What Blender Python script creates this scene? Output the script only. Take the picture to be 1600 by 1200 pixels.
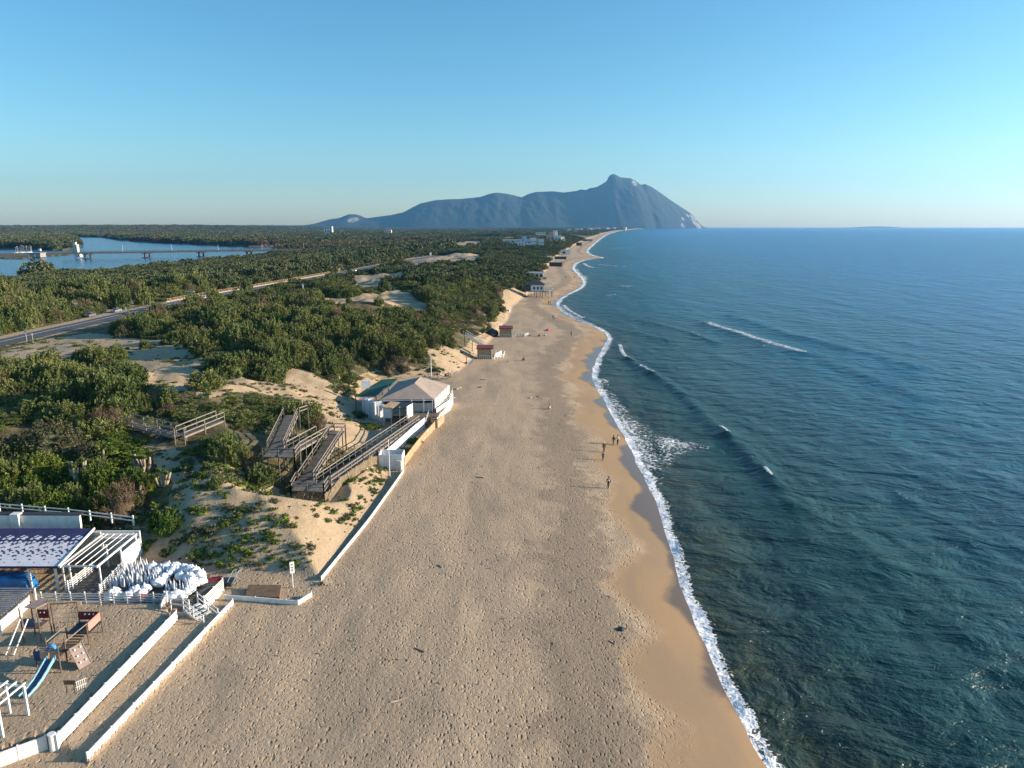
import bpy, bmesh, math, random
import numpy as np
from mathutils import Vector, Matrix

R = math.radians
for o in list(bpy.data.objects):
    bpy.data.objects.remove(o)
SC = bpy.context.scene
COL = SC.collection

# ---------------------------------------------------------------- camera, sky, sun, exposure
CAM_H = 36.0
FPX = 1109.0                       # focal length in pixels of the 1600 px wide photograph
HORIZON = 352.5
PITCH = math.atan((600 - HORIZON) / FPX)
cam_d = bpy.data.cameras.new('camera')
cam = bpy.data.objects.new('camera', cam_d)
COL.objects.link(cam)
cam_d.sensor_width = 36.0
cam_d.lens = 36.0 * FPX / 1600.0
cam_d.clip_start = 0.5
cam_d.clip_end = 200000.0
cam.location = (0, 0, CAM_H)
cam.rotation_euler = (math.pi / 2 - PITCH, 0, 0)
SC.camera = cam

SUN_EL, SUN_AZ = 14.0, 87.0        # degrees above the horizon, clockwise from +Y
world = bpy.data.worlds.new('World')
SC.world = world
world.use_nodes = True
wn = world.node_tree
wn.nodes.clear()
sky = wn.nodes.new('ShaderNodeTexSky')
sky.sky_type = 'NISHITA'
sky.sun_disc = False
sky.sun_elevation = R(SUN_EL)
sky.sun_rotation = R(SUN_AZ)
sky.altitude = 0.0
sky.air_density = 1.0
sky.dust_density = 0.5
sky.ozone_density = 5.5
wbg = wn.nodes.new('ShaderNodeBackground')
wbg.inputs['Strength'].default_value = 0.15
wout = wn.nodes.new('ShaderNodeOutputWorld')
hs = wn.nodes.new('ShaderNodeMix'); hs.data_type = 'RGBA'; hs.blend_type = 'MULTIPLY'
hs.inputs[0].default_value = 1.0
hs.inputs[7].default_value = (1.00, 0.875, 0.67, 1)
sat = wn.nodes.new('ShaderNodeHueSaturation')
sat.inputs['Saturation'].default_value = 1.1
wn.links.new(sky.outputs[0], sat.inputs['Color'])
wn.links.new(sat.outputs[0], hs.inputs[6])
wn.links.new(hs.outputs[2], wbg.inputs['Color'])
wn.links.new(wbg.outputs[0], wout.inputs['Surface'])

sun_d = bpy.data.lights.new('sun', 'SUN')
sun_d.energy = 5.0
sun_d.angle = R(0.5)
sun_d.color = (1.0, 0.83, 0.64)
sun = bpy.data.objects.new('sun', sun_d)
COL.objects.link(sun)
sv = Vector((math.sin(R(SUN_AZ)) * math.cos(R(SUN_EL)), math.cos(R(SUN_AZ)) * math.cos(R(SUN_EL)), math.sin(R(SUN_EL))))
sun.rotation_euler = (-sv).to_track_quat('-Z', 'Y').to_euler()
sun.location = (200, -50, 120)

SC.view_settings.view_transform = 'Standard'
SC.view_settings.look = 'None'
SC.view_settings.exposure = 1.1
SC.view_settings.gamma = 1.0
SC.view_settings.use_curve_mapping = False
SC.render.engine = 'CYCLES'
SC.cycles.use_denoising = True
SC.cycles.max_bounces = 6
SC.cycles.diffuse_bounces = 2
SC.cycles.glossy_bounces = 2
SC.cycles.transmission_bounces = 2
SC.cycles.volume_bounces = 1
SC.cycles.caustics_reflective = False
SC.cycles.caustics_refractive = False

# ---------------------------------------------------------------- from the photograph to the ground
CP, SP = math.cos(PITCH), math.sin(PITCH)

def ray(px, py):
    u = (px - 800.0) / FPX
    v = (py - 600.0) / FPX
    return u, CP - v * SP, -SP - v * CP

def G(px, py, z=0.0):
    """the place at height z that lies at this spot of the photograph"""
    a, b, c = ray(px, py)
    t = (z - CAM_H) / c
    return a * t, b * t

def G3(px, py, z):
    x, y = G(px, py, z)
    return Vector((x, y, z))

def poly(pts, z=0.0):
    return np.array([G(p[0], p[1], z if len(p) < 3 else p[2]) for p in pts])

# ---------------------------------------------------------------- noise
def _hash(ix, iy, seed):
    h = (ix.astype(np.int64) * 374761393 + iy.astype(np.int64) * 668265263 + seed * 1442695041) & 0xFFFFFFFF
    h = ((h ^ (h >> 13)) * 1274126177) & 0xFFFFFFFF
    h = h ^ (h >> 16)
    return (h & 0xFFFFFF) / float(0xFFFFFF)

def vnoise(x, y, seed=0):
    x = np.asarray(x, float); y = np.asarray(y, float)
    ix = np.floor(x); iy = np.floor(y)
    fx = x - ix; fy = y - iy
    fx = fx * fx * fx * (fx * (fx * 6 - 15) + 10)
    fy = fy * fy * fy * (fy * (fy * 6 - 15) + 10)
    a = _hash(ix, iy, seed); b = _hash(ix + 1, iy, seed)
    c = _hash(ix, iy + 1, seed); d = _hash(ix + 1, iy + 1, seed)
    return (a * (1 - fx) + b * fx) * (1 - fy) + (c * (1 - fx) + d * fx) * fy

def fbm(x, y, oct=4, seed=0):
    s = np.zeros(np.shape(x)); a = 0.5; t = 0
    c, sn = math.cos(0.6), math.sin(0.6)
    for k in range(oct):
        s += a * vnoise(x, y, seed + k * 17); t += a
        a *= 0.5
        x, y = (x * c - y * sn) * 2.03 + 11.3, (x * sn + y * c) * 2.03 + 5.7
    return s / t

def sstep(a, b, x):
    t = np.clip((x - a) / (b - a), 0, 1)
    return t * t * (3 - 2 * t)

def seg_dist(x, y, P, closed=False):
    """distance to a polyline"""
    n = len(P)
    best = np.full(np.shape(x), 1e18)
    for i in range(n if closed else n - 1):
        ax, ay = P[i]; bx, by = P[(i + 1) % n]
        dx, dy = bx - ax, by - ay
        L = dx * dx + dy * dy + 1e-12
        t = np.clip(((x - ax) * dx + (y - ay) * dy) / L, 0, 1)
        d = (x - ax - t * dx) ** 2 + (y - ay - t * dy) ** 2
        best = np.minimum(best, d)
    return np.sqrt(best)

def inside(x, y, P):
    r = np.zeros(np.shape(x), bool)
    n = len(P)
    for i in range(n):
        ax, ay = P[i]; bx, by = P[(i + 1) % n]
        c = ((ay > y) != (by > y))
        r ^= c & (x < (bx - ax) * (y - ay) / (by - ay + 1e-12) + ax)
    return r

def smooth_line(P, n=3):
    """corner cutting"""
    P = np.asarray(P, float)
    for _ in range(n):
        q = [P[0]]
        for i in range(len(P) - 1):
            q.append(P[i] * 0.75 + P[i + 1] * 0.25); q.append(P[i] * 0.25 + P[i + 1] * 0.75)
        q.append(P[-1])
        P = np.array(q)
    return P

# ---------------------------------------------------------------- the lie of the land
SHORE = smooth_line(poly([
    (1340, 1480), (1262, 1300), (1206, 1200), (1164, 1118), (1128, 1050), (1098, 985), (1082, 940), (1064, 900), (1056, 860), (1036, 805),
    (1022, 765), (1000, 725), (984, 690), (962, 655), (944, 620), (928, 595), (930, 570), (944, 545), (955, 526), (935, 513),
    (903, 500), (878, 487), (868, 474), (884, 461), (908, 451), (914, 440), (902, 428), (893, 418), (902, 409), (925, 404),
    (946, 403), (925, 400), (914, 393), (925, 383), (937, 373), (948, 366), (966, 361), (990, 358.2), (1004, 357.5), (1000, 356.2)]), 2)
SEA_POLY = np.vstack([SHORE, [[60000, SHORE[-1][1]], [60000, -200]]])
FOOT = np.array(list(poly([
    (-900, 862), (-40, 862), (150, 840), (208, 862), (262, 884), (352, 896), (440, 896), (500, 905), (532, 862), (575, 800), (600, 760), (606, 738), (594, 700), (568, 664), (554, 634), (566, 612), (596, 596), (690, 589),
    (716, 580), (745, 555), (775, 522), (793, 500), (800, 478), (818, 462), (838, 452), (842, 436), (852, 424), (862, 408), (876, 396), (894, 385),
    (915, 374), (932, 367.5), (955, 361.5), (980, 358.6), (998, 357.2)], 2.2)))
LAND_POLY = np.vstack([FOOT, [[FOOT[-1][0], 40000], [-60000, 40000], [-60000, FOOT[0][1]]]])
ROAD = smooth_line(poly([(-420, 616), (-200, 572), (-80, 549), (0, 535), (70, 518), (140, 503), (200, 489), (260, 477), (320, 465), (390, 453), (480, 437),
                         (555, 423), (600, 413), (665, 402), (725, 392), (790, 381)], 6.0), 2)
LAGOON = np.vstack([poly([(-700, 470), (-200, 455), (0, 436), (35, 437), (110, 427), (160, 427), (210, 419), (300, 412), (400, 403), (462, 391), (545, 384),
                          (545, 380.5), (455, 384), (400, 386), (330, 383.5), (280, 381), (220, 378.5), (182, 374.5), (160, 371), (108, 370.5),
                          (118, 375), (128, 384), (118, 389), (100, 392), (20, 389), (-60, 389), (-300, 400), (-900, 410)], 0.6)])
PONDS = [poly([(470, 381), (490, 383), (545, 382.2), (545, 379.2), (490, 379.6)], 1.0), poly([(622, 371.5), (655, 370.6), (655, 367.4), (620, 367.6)], 1.0),
         poly([(560, 377.5), (600, 376.5), (630, 372.8), (600, 373.0), (570, 375)], 1.0)]
QUAY = poly([(-200, 403), (0, 404), (34, 405), (55, 402), (110, 398.5), (110, 396), (60, 396.5), (-200, 398)], 1.0)

def far_rise(x, y):
    return 26 * sstep(2300, 4200, y) * sstep(-400, -1500, x + 0.12 * y) * (0.6 + 0.6 * fbm(x / 900, y / 900, 3, 91))

# ground kept below the boardwalk and raised under the playground
CAPS = [(-25.0, 83.4, 2.9, -16.6, 116.0, 2.5), (-27.2, 83.4, 3.0, -22.6, 82.4, 2.9), (-26.1, 85.0, 3.4, -25.4, 98.2, 5.2), (-27.5, 99.0, 5.4, -24.4, 99.0, 5.2),
        (-27.4, 98.4, 5.5, -28.4, 88.0, 6.2), (-31.4, 86.6, 6.2, -27.3, 86.4, 6.0), (-30.7, 88.0, 6.3, -32.4, 100.5, 8.2)]
PLAY = np.array([(-70, 30), (-37, 37.9), (-34.0, 38.9), (-30.75, 41.2), (-30.25, 41.6), (-29.5, 55.6), (-31.2, 57.9), (-42.4, 58.1), (-70, 58.1)])
STRIP = np.array([(-29.9, 40.6), (-27.5, 39.6), (-25.5, 58.6), (-29.2, 56.6)])

def height(x, y):
    x = np.asarray(x, float); y = np.asarray(y, float)
    ds = seg_dist(x, y, SHORE)
    sea = inside(x, y, SEA_POLY)
    sd = np.where(sea, -ds, ds)                       # metres inland from the water's edge
    df = seg_dist(x, y, FOOT)
    land = inside(x, y, LAND_POLY)
    d = np.where(land, df, 0.0)
    z = np.where(sd > 0, 2.2 * (1 - np.exp(-sd / 11.0)), sd * 0.07)
    z = np.maximum(z, -4.0)
    near = np.exp(-y / 400.0)
    z += (fbm(x / 4.0, y / 7.0, 3, 5) - 0.5) * 0.16 * sstep(6, 14, sd) * (0.3 + near)
    hills = (fbm(x / 26.0, y / 30.0, 4, 3) - 0.5)
    rise = 7.6 * (1 - np.exp(-d / 13.0)) + hills * 7.0 * sstep(3, 26, d) * (0.25 + 0.75 * sstep(84, 112, y)) + (fbm(x / 6.0, y / 6.0, 3, 23) - 0.5) * 1.3 * sstep(0.5, 8, d)
    # beyond the ridge the dune falls to the road and on to the lagoon
    rise *= 1 - 0.25 * sstep(60, 120, d)
    dune = np.maximum(z, 2.0) + np.where(land, rise, 0)
    z = np.where(land, dune, z)
    dr = seg_dist(x, y, ROAD)
    xr = np.interp(y, ROAD[:, 1], ROAD[:, 0])
    west = np.clip(xr - x, 0, None)
    low = 6.0 - 4.6 * sstep(10, 160, west) + (fbm(x / 60, y / 60, 3, 8) - 0.5) * 1.2 * sstep(8, 60, west)
    far = sstep(700, 1100, y)
    low = low * (1 - far) + far * (3.0 + 3 * sstep(-200, 0, x))
    z = np.where(land & (west > 0), np.minimum(low, z + 2), z)
    w = sstep(6.0, 30.0, dr)
    z = np.where(land & (y < 760), 6.0 * (1 - w) + z * w, z)
    east = land & (x > xr) & (y < 420)
    open_ = sstep(420, 250, y)
    cap = 6.1 + (0.035 + 0.10 * sstep(225, 300, y)) * np.clip(dr - 7, 0, None) + 8 * (1 - open_)
    z = np.where(east & (dr < 75), np.minimum(z, cap + (fbm(x / 7, y / 7, 2, 37) - 0.5) * 0.5 * sstep(7, 14, dr)), z)
    for (ax, ay, az, bx, by, bz) in CAPS:
        dx, dy = bx - ax, by - ay
        t = np.clip(((x - ax) * dx + (y - ay) * dy) / (dx * dx + dy * dy), 0, 1)
        dd = np.hypot(x - ax - t * dx, y - ay - t * dy)
        z = np.minimum(z, az + (bz - az) * t + 0.55 * np.clip(dd - 1.5, 0, None))
    z = np.where(inside(x, y, PLAY), z + 0.85, z)
    z = np.where(inside(x, y, STRIP), z + 0.32, z)
    z = np.where(land, z + far_rise(x, y), z)
    lg = inside(x, y, LAGOON); q = inside(x, y, QUAY)
    for P in PONDS:
        lg = lg | inside(x, y, P)
    lg &= ~q
    z = np.where(land & lg, -0.8, z)
    return z, sd, d, land, dr, lg

def hz(x, y):
    return float(height(np.array([x]), np.array([y]))[0][0])

_T = 20.0 * (3000.0 / 20.0) ** (np.arange(900) / 899.0)
def on(px, py):
    """where the line of sight through this spot of the photograph meets the ground"""
    a, b, c = ray(px, py)
    t = _T / b
    zz = CAM_H + c * t
    h = height(a * t, b * t)[0]
    k = np.nonzero(zz <= h)[0]
    if len(k) == 0 or k[0] == 0:
        x, y = G(px, py, 2.0); return Vector((x, y, hz(x, y)))
    k = k[0]
    f0 = zz[k - 1] - h[k - 1]; f1 = zz[k] - h[k]
    tt = t[k - 1] + (t[k] - t[k - 1]) * f0 / (f0 - f1)
    return Vector((a * tt, b * tt, CAM_H + c * tt))

def onpoly(pts):
    return np.array([on(*p)[:2] for p in pts])

# ---------------------------------------------------------------- materials
MATS = {}
def new_mat(name):
    m = bpy.data.materials.new(name); m.use_nodes = True
    nt = m.node_tree
    b = nt.nodes['Principled BSDF']
    return m, nt, b

def N(nt, kind, **kw):
    n = nt.nodes.new(kind)
    for k, v in kw.items():
        if isinstance(k, str) and k.startswith('i_'):
            n.inputs[k[2:]].default_value = v
        else:
            setattr(n, k, v)
    return n

def ramp(nt, fac, stops):
    r = nt.nodes.new('ShaderNodeValToRGB')
    el = r.color_ramp.elements
    while len(el) < len(stops):
        el.new(0.5)
    for e, (p, c) in zip(el, stops):
        e.position = p
        e.color = (c, c, c, 1) if not hasattr(c, '__len__') else (*c, 1)
    nt.links.new(fac, r.inputs[0])
    return r.outputs[0]

def mixc(nt, f, a, b, blend='MIX'):
    m = nt.nodes.new('ShaderNodeMix'); m.data_type = 'RGBA'; m.blend_type = blend
    for sock, v in ((m.inputs[0], f), (m.inputs[6], a), (m.inputs[7], b)):
        if hasattr(v, 'links') or isinstance(v, bpy.types.NodeSocket):
            nt.links.new(v, sock)
        elif hasattr(v, '__len__'):
            sock.default_value = (*v, 1) if len(v) == 3 else v
        else:
            sock.default_value = v
    return m.outputs[2]

def math_(nt, op, a, b=None, c=None, clamp=False):
    m = nt.nodes.new('ShaderNodeMath'); m.operation = op; m.use_clamp = clamp
    for k, v in enumerate((a, b, c)):
        if v is None: continue
        if isinstance(v, bpy.types.NodeSocket): nt.links.new(v, m.inputs[k])
        else: m.inputs[k].default_value = v
    return m.outputs[0]

def maprange(nt, v, a, b, c=0.0, d=1.0, smooth=True):
    m = nt.nodes.new('ShaderNodeMapRange')
    if smooth: m.interpolation_type = 'SMOOTHSTEP'
    nt.links.new(v, m.inputs[0])
    for k, q in enumerate((a, b, c, d)):
        if isinstance(q, bpy.types.NodeSocket): nt.links.new(q, m.inputs[k + 1])
        else: m.inputs[k + 1].default_value = q
    return m.outputs[0]

def noise(nt, vec, scale, detail=3.0, rough=0.55, dist=0.0):
    n = nt.nodes.new('ShaderNodeTexNoise')
    n.inputs['Scale'].default_value = scale; n.inputs['Detail'].default_value = detail
    n.inputs['Roughness'].default_value = rough; n.inputs['Distortion'].default_value = dist
    nt.links.new(vec, n.inputs['Vector'])
    return n.outputs['Fac']

def scaled(nt, vec, s, rot=0.0):
    m = nt.nodes.new('ShaderNodeMapping'); m.vector_type = 'POINT'
    m.inputs['Scale'].default_value = s
    m.inputs['Rotation'].default_value = (0, 0, rot)
    nt.links.new(vec, m.inputs['Vector'])
    return m.outputs[0]

def attr(nt, name):
    a = nt.nodes.new('ShaderNodeAttribute'); a.attribute_name = name
    return a.outputs['Fac']

def pos(nt):
    return nt.nodes.new('ShaderNodeNewGeometry').outputs['Position']

def bump(nt, b, h, dist, strength=1.0, prev=None):
    n = nt.nodes.new('ShaderNodeBump')
    n.inputs['Distance'].default_value = dist; n.inputs['Strength'].default_value = strength
    nt.links.new(h, n.inputs['Height'])
    if prev is not None: nt.links.new(prev, n.inputs['Normal'])
    if b is not None: nt.links.new(n.outputs[0], b.inputs['Normal'])
    return n.outputs[0]

def paint(name, col, rough=0.6, var=0.12, scale=1.5, metal=0.0, dirt=None, bumpd=0.0):
    """painted, wooden, woven or metal surface with uneven tone and wear"""
    if name in MATS: return MATS[name]
    m, nt, b = new_mat(name)
    tc = nt.nodes.new('ShaderNodeTexCoord').outputs['Object']
    n1 = noise(nt, tc, scale, 5.0, 0.6)
    f = maprange(nt, n1, 0.3, 0.7, 1 - var, 1 + var)
    c = mixc(nt, 1.0, col, (1, 1, 1), 'MULTIPLY')
    mul = nt.nodes.new('ShaderNodeVectorMath'); mul.operation = 'SCALE'
    nt.links.new(c, mul.inputs[0]); nt.links.new(f, mul.inputs[3])
    out = mul.outputs[0]
    if dirt:
        n2 = noise(nt, tc, scale * 2.3, 6.0, 0.65)
        out = mixc(nt, maprange(nt, n2, 0.47, 0.72, 0.0, 0.7), out, dirt)
    nt.links.new(out, b.inputs['Base Color'])
    b.inputs['Roughness'].default_value = rough
    b.inputs['Metallic'].default_value = metal
    if bumpd:
        bump(nt, b, noise(nt, tc, scale * 5, 4.0), bumpd, 0.6)
    MATS[name] = m
    return m

# ---------------------------------------------------------------- objects and their tags
def tag(o, label=None, cat=None, group=None, kind=None):
    if label: o['label'] = label
    if cat: o['category'] = cat
    if group: o['group'] = group
    if kind: o['kind'] = kind
    return o

def mesh_obj(name, verts, faces, mats, parent=None, smooth=False, mi=None):
    me = bpy.data.meshes.new(name)
    org = Vector(parent['_org']) if parent is not None and '_org' in parent else None
    if org is not None:
        verts = [(v[0] - org[0], v[1] - org[1], v[2] - org[2]) for v in verts]
    me.from_pydata([tuple(v) for v in verts], [], faces)
    for m in (mats if isinstance(mats, (list, tuple)) else [mats]):
        me.materials.append(m)
    if mi is not None: me.polygons.foreach_set('material_index', mi)
    if smooth: me.polygons.foreach_set('use_smooth', [True] * len(me.polygons))
    me.update()
    o = bpy.data.objects.new(name, me)
    COL.objects.link(o)
    if parent is not None: o.parent = parent
    return o

def thing(name, loc, label=None, cat=None, group=None, rz=0.0):
    """an Empty at the thing's base; its parts are given in world places"""
    o = bpy.data.objects.new(name, None)
    o.empty_display_size = 0.3
    COL.objects.link(o)
    o.location = loc
    o['_org'] = [float(loc[0]), float(loc[1]), float(loc[2])]
    o.rotation_euler = (0, 0, rz)
    return tag(o, label, cat, group)

def dup(root, loc, rz=0.0, label=None, scale=None):
    r = root.copy(); COL.objects.link(r)
    r.location = loc; r.rotation_euler = (0, 0, rz)
    if scale: r.scale = (scale,) * 3 if not hasattr(scale, '__len__') else scale
    if label: r['label'] = label
    for ch in list(root.children):
        c = ch.copy(); COL.objects.link(c); c.parent = r
        for g in list(ch.children):
            d = g.copy(); COL.objects.link(d); d.parent = c
    return r

class MB:
    """collects boxes, beams and tubes and links them as one mesh"""
    def __init__(s): s.v = []; s.f = []; s.m = []
    def add(s, V, F, mi=0):
        k = len(s.v); s.v += [tuple(p) for p in V]; s.f += [tuple(i + k for i in f) for f in F]; s.m += [mi] * len(F)
        return s
    def box(s, c, size, rz=0.0, mi=0):
        a, b, h = size[0] / 2, size[1] / 2, size[2] / 2
        co, si = math.cos(rz), math.sin(rz)
        V = []
        for z in (-h, h):
            for x, y in ((-a, -b), (a, -b), (a, b), (-a, b)):
                V.append((c[0] + x * co - y * si, c[1] + x * si + y * co, c[2] + z))
        return s.add(V, [(0, 3, 2, 1), (4, 5, 6, 7), (0, 1, 5, 4), (1, 2, 6, 5), (2, 3, 7, 6), (3, 0, 4, 7)], mi)
    def beam(s, p, q, w, h, mi=0):
        """a board from p to q, w wide across and h tall"""
        p, q = Vector(p), Vector(q); d = (q - p)
        if d.length < 1e-6: return s
        d.normalize()
        up = Vector((0, 0, 1)) if abs(d.z) < 0.98 else Vector((0, 1, 0))
        sd = d.cross(up).normalized(); u = sd.cross(d).normalized()
        V = []
        for e in (p, q):
            for a, b in ((-1, -1), (1, -1), (1, 1), (-1, 1)):
                V.append(e + sd * (a * w / 2) + u * (b * h / 2))
        return s.add(V, [(0, 3, 2, 1), (4, 5, 6, 7), (0, 1, 5, 4), (1, 2, 6, 5), (2, 3, 7, 6), (3, 0, 4, 7)], mi)
    def tube(s, p, q, r0, r1=None, n=8, mi=0):
        p, q = Vector(p), Vector(q); r1 = r0 if r1 is None else r1
        d = (q - p).normalized()
        up = Vector((0, 0, 1)) if abs(d.z) < 0.98 else Vector((0, 1, 0))
        a = d.cross(up).normalized(); b = a.cross(d)
        V = []
        for e, r in ((p, r0), (q, r1)):
            for k in range(n):
                t = 2 * math.pi * k / n
                V.append(e + a * (math.cos(t) * r) + b * (math.sin(t) * r))
        F = [(k, (k + 1) % n, n + (k + 1) % n, n + k) for k in range(n)]
        F += [tuple(range(n - 1, -1, -1)), tuple(range(n, 2 * n))]
        return s.add(V, F, mi)
    def quad(s, a, b, c, d, mi=0): return s.add([a, b, c, d], [(0, 1, 2, 3)], mi)
    def slab(s, P, z0, z1, mi=0):
        """a flat plate over the outline P, from z0 to z1 (numbers, or one per corner)"""
        n = len(P)
        z0 = [z0] * n if not hasattr(z0, '__len__') else z0
        z1 = [z1] * n if not hasattr(z1, '__len__') else z1
        V = [(P[i][0], P[i][1], z0[i]) for i in range(n)] + [(P[i][0], P[i][1], z1[i]) for i in range(n)]
        F = [tuple(range(n - 1, -1, -1)), tuple(range(n, 2 * n))] + [(i, (i + 1) % n, n + (i + 1) % n, n + i) for i in range(n)]
        return s.add(V, F, mi)
    def wall(s, p, q, h, t, mi=0, z0=None):
        """an upright panel from p to q standing h tall and t thick on sloping ground"""
        p, q = Vector(p), Vector(q); d = Vector((q.x - p.x, q.y - p.y, 0)).normalized()
        nrm = Vector((-d.y, d.x, 0)) * (t / 2)
        V = [p + nrm, p - nrm, q - nrm, q + nrm]
        up = Vector((0, 0, h))
        V = V + [v + up for v in V]
        return s.add(V, [(0, 1, 2, 3), (7, 6, 5, 4), (0, 4, 5, 1), (1, 5, 6, 2), (2, 6, 7, 3), (3, 7, 4, 0)], mi)
    def build(s, name, mats, parent=None, smooth=False):
        o = mesh_obj(name, s.v, s.f, mats, parent, smooth, s.m)
        bm = bmesh.new(); bm.from_mesh(o.data)
        bmesh.ops.recalc_face_normals(bm, faces=bm.faces)
        bm.to_mesh(o.data); bm.free()
        return o

def grid_mesh(name, X, Y, Z, mat, attrs=None, keep=None, smooth=True):
    nr, nc = X.shape
    V = np.stack([X, Y, Z], -1).reshape(-1, 3)
    idx = np.arange(nr * nc).reshape(nr, nc)
    F = np.stack([idx[:-1, :-1], idx[:-1, 1:], idx[1:, 1:], idx[1:, :-1]], -1).reshape(-1, 4)
    if keep is not None:
        k = keep.reshape(-1)
        F = F[k[F].any(1)]
        used = np.zeros(len(V), bool); used[F.reshape(-1)] = True
        remap = np.cumsum(used) - 1
        V = V[used]; F = remap[F]
    else:
        used = np.ones(len(V), bool)
    me = bpy.data.meshes.new(name)
    me.vertices.add(len(V)); me.vertices.foreach_set('co', V.astype(np.float32).reshape(-1))
    me.loops.add(F.size); me.loops.foreach_set('vertex_index', F.astype(np.int32).reshape(-1))
    me.polygons.add(len(F)); me.polygons.foreach_set('loop_start', (np.arange(len(F)) * 4).astype(np.int32))
    me.polygons.foreach_set('loop_total', np.full(len(F), 4, np.int32))
    if smooth: me.polygons.foreach_set('use_smooth', np.ones(len(F), bool))
    me.update(calc_edges=True)
    for k, a in (attrs or {}).items():
        at = me.attributes.new(k, 'FLOAT', 'POINT')
        at.data.foreach_set('value', a.reshape(-1)[used].astype(np.float32))
    me.materials.append(mat)
    o = bpy.data.objects.new(name, me); COL.objects.link(o)
    return o

# ---------------------------------------------------------------- bare sand seen between the scrub
BARE = [onpoly(p) for p in [
    [(262, 790), (272, 755), (238, 716), (205, 700), (212, 694), (245, 696), (300, 708), (345, 722), (400, 745), (445, 772), (500, 760), (600, 700), (660, 640), (700, 600), (640, 740), (500, 912), (455, 905), (350, 905), (280, 880), (262, 830)],
    [(395, 600), (345, 580), (455, 592), (500, 600), (530, 618), (575, 650), (600, 670), (545, 705), (500, 690), (478, 655), (470, 625)],
    [(190, 548), (310, 538), (330, 560), (300, 574), (345, 590), (395, 592), (455, 600), (470, 617), (390, 612), (330, 622), (260, 610), (200, 600)],
    [(350, 590), (440, 582), (470, 570), (520, 600), (470, 615)],
    [(0, 560), (60, 556), (50, 585), (0, 592)], [(60, 548), (140, 540), (110, 562), (70, 565)],
    [(640, 538), (690, 540), (720, 548), (740, 575), (705, 585), (680, 565)],
    [(780, 452), (800, 448), (835, 462), (805, 500), (790, 492)],
    [(495, 466), (555, 462), (600, 455), (620, 445), (680, 478), (672, 488), (600, 474), (520, 475)],
    [(540, 432), (600, 425), (640, 432), (600, 446), (545, 448)], [(625, 404), (690, 398), (760, 398), (740, 408), (650, 415)],
    [(0, 548), (60, 532), (140, 520), (250, 530), (300, 542), (200, 556), (120, 540), (0, 570)],
    [(160, 490), (200, 480), (255, 470), (215, 465), (150, 476)], [(700, 378), (760, 376), (750, 382), (700, 384)],
]]

def bare_mask(x, y):
    r = np.zeros(np.shape(x), bool)
    for P in BARE:
        r |= inside(x, y, P)
    return r

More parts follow.
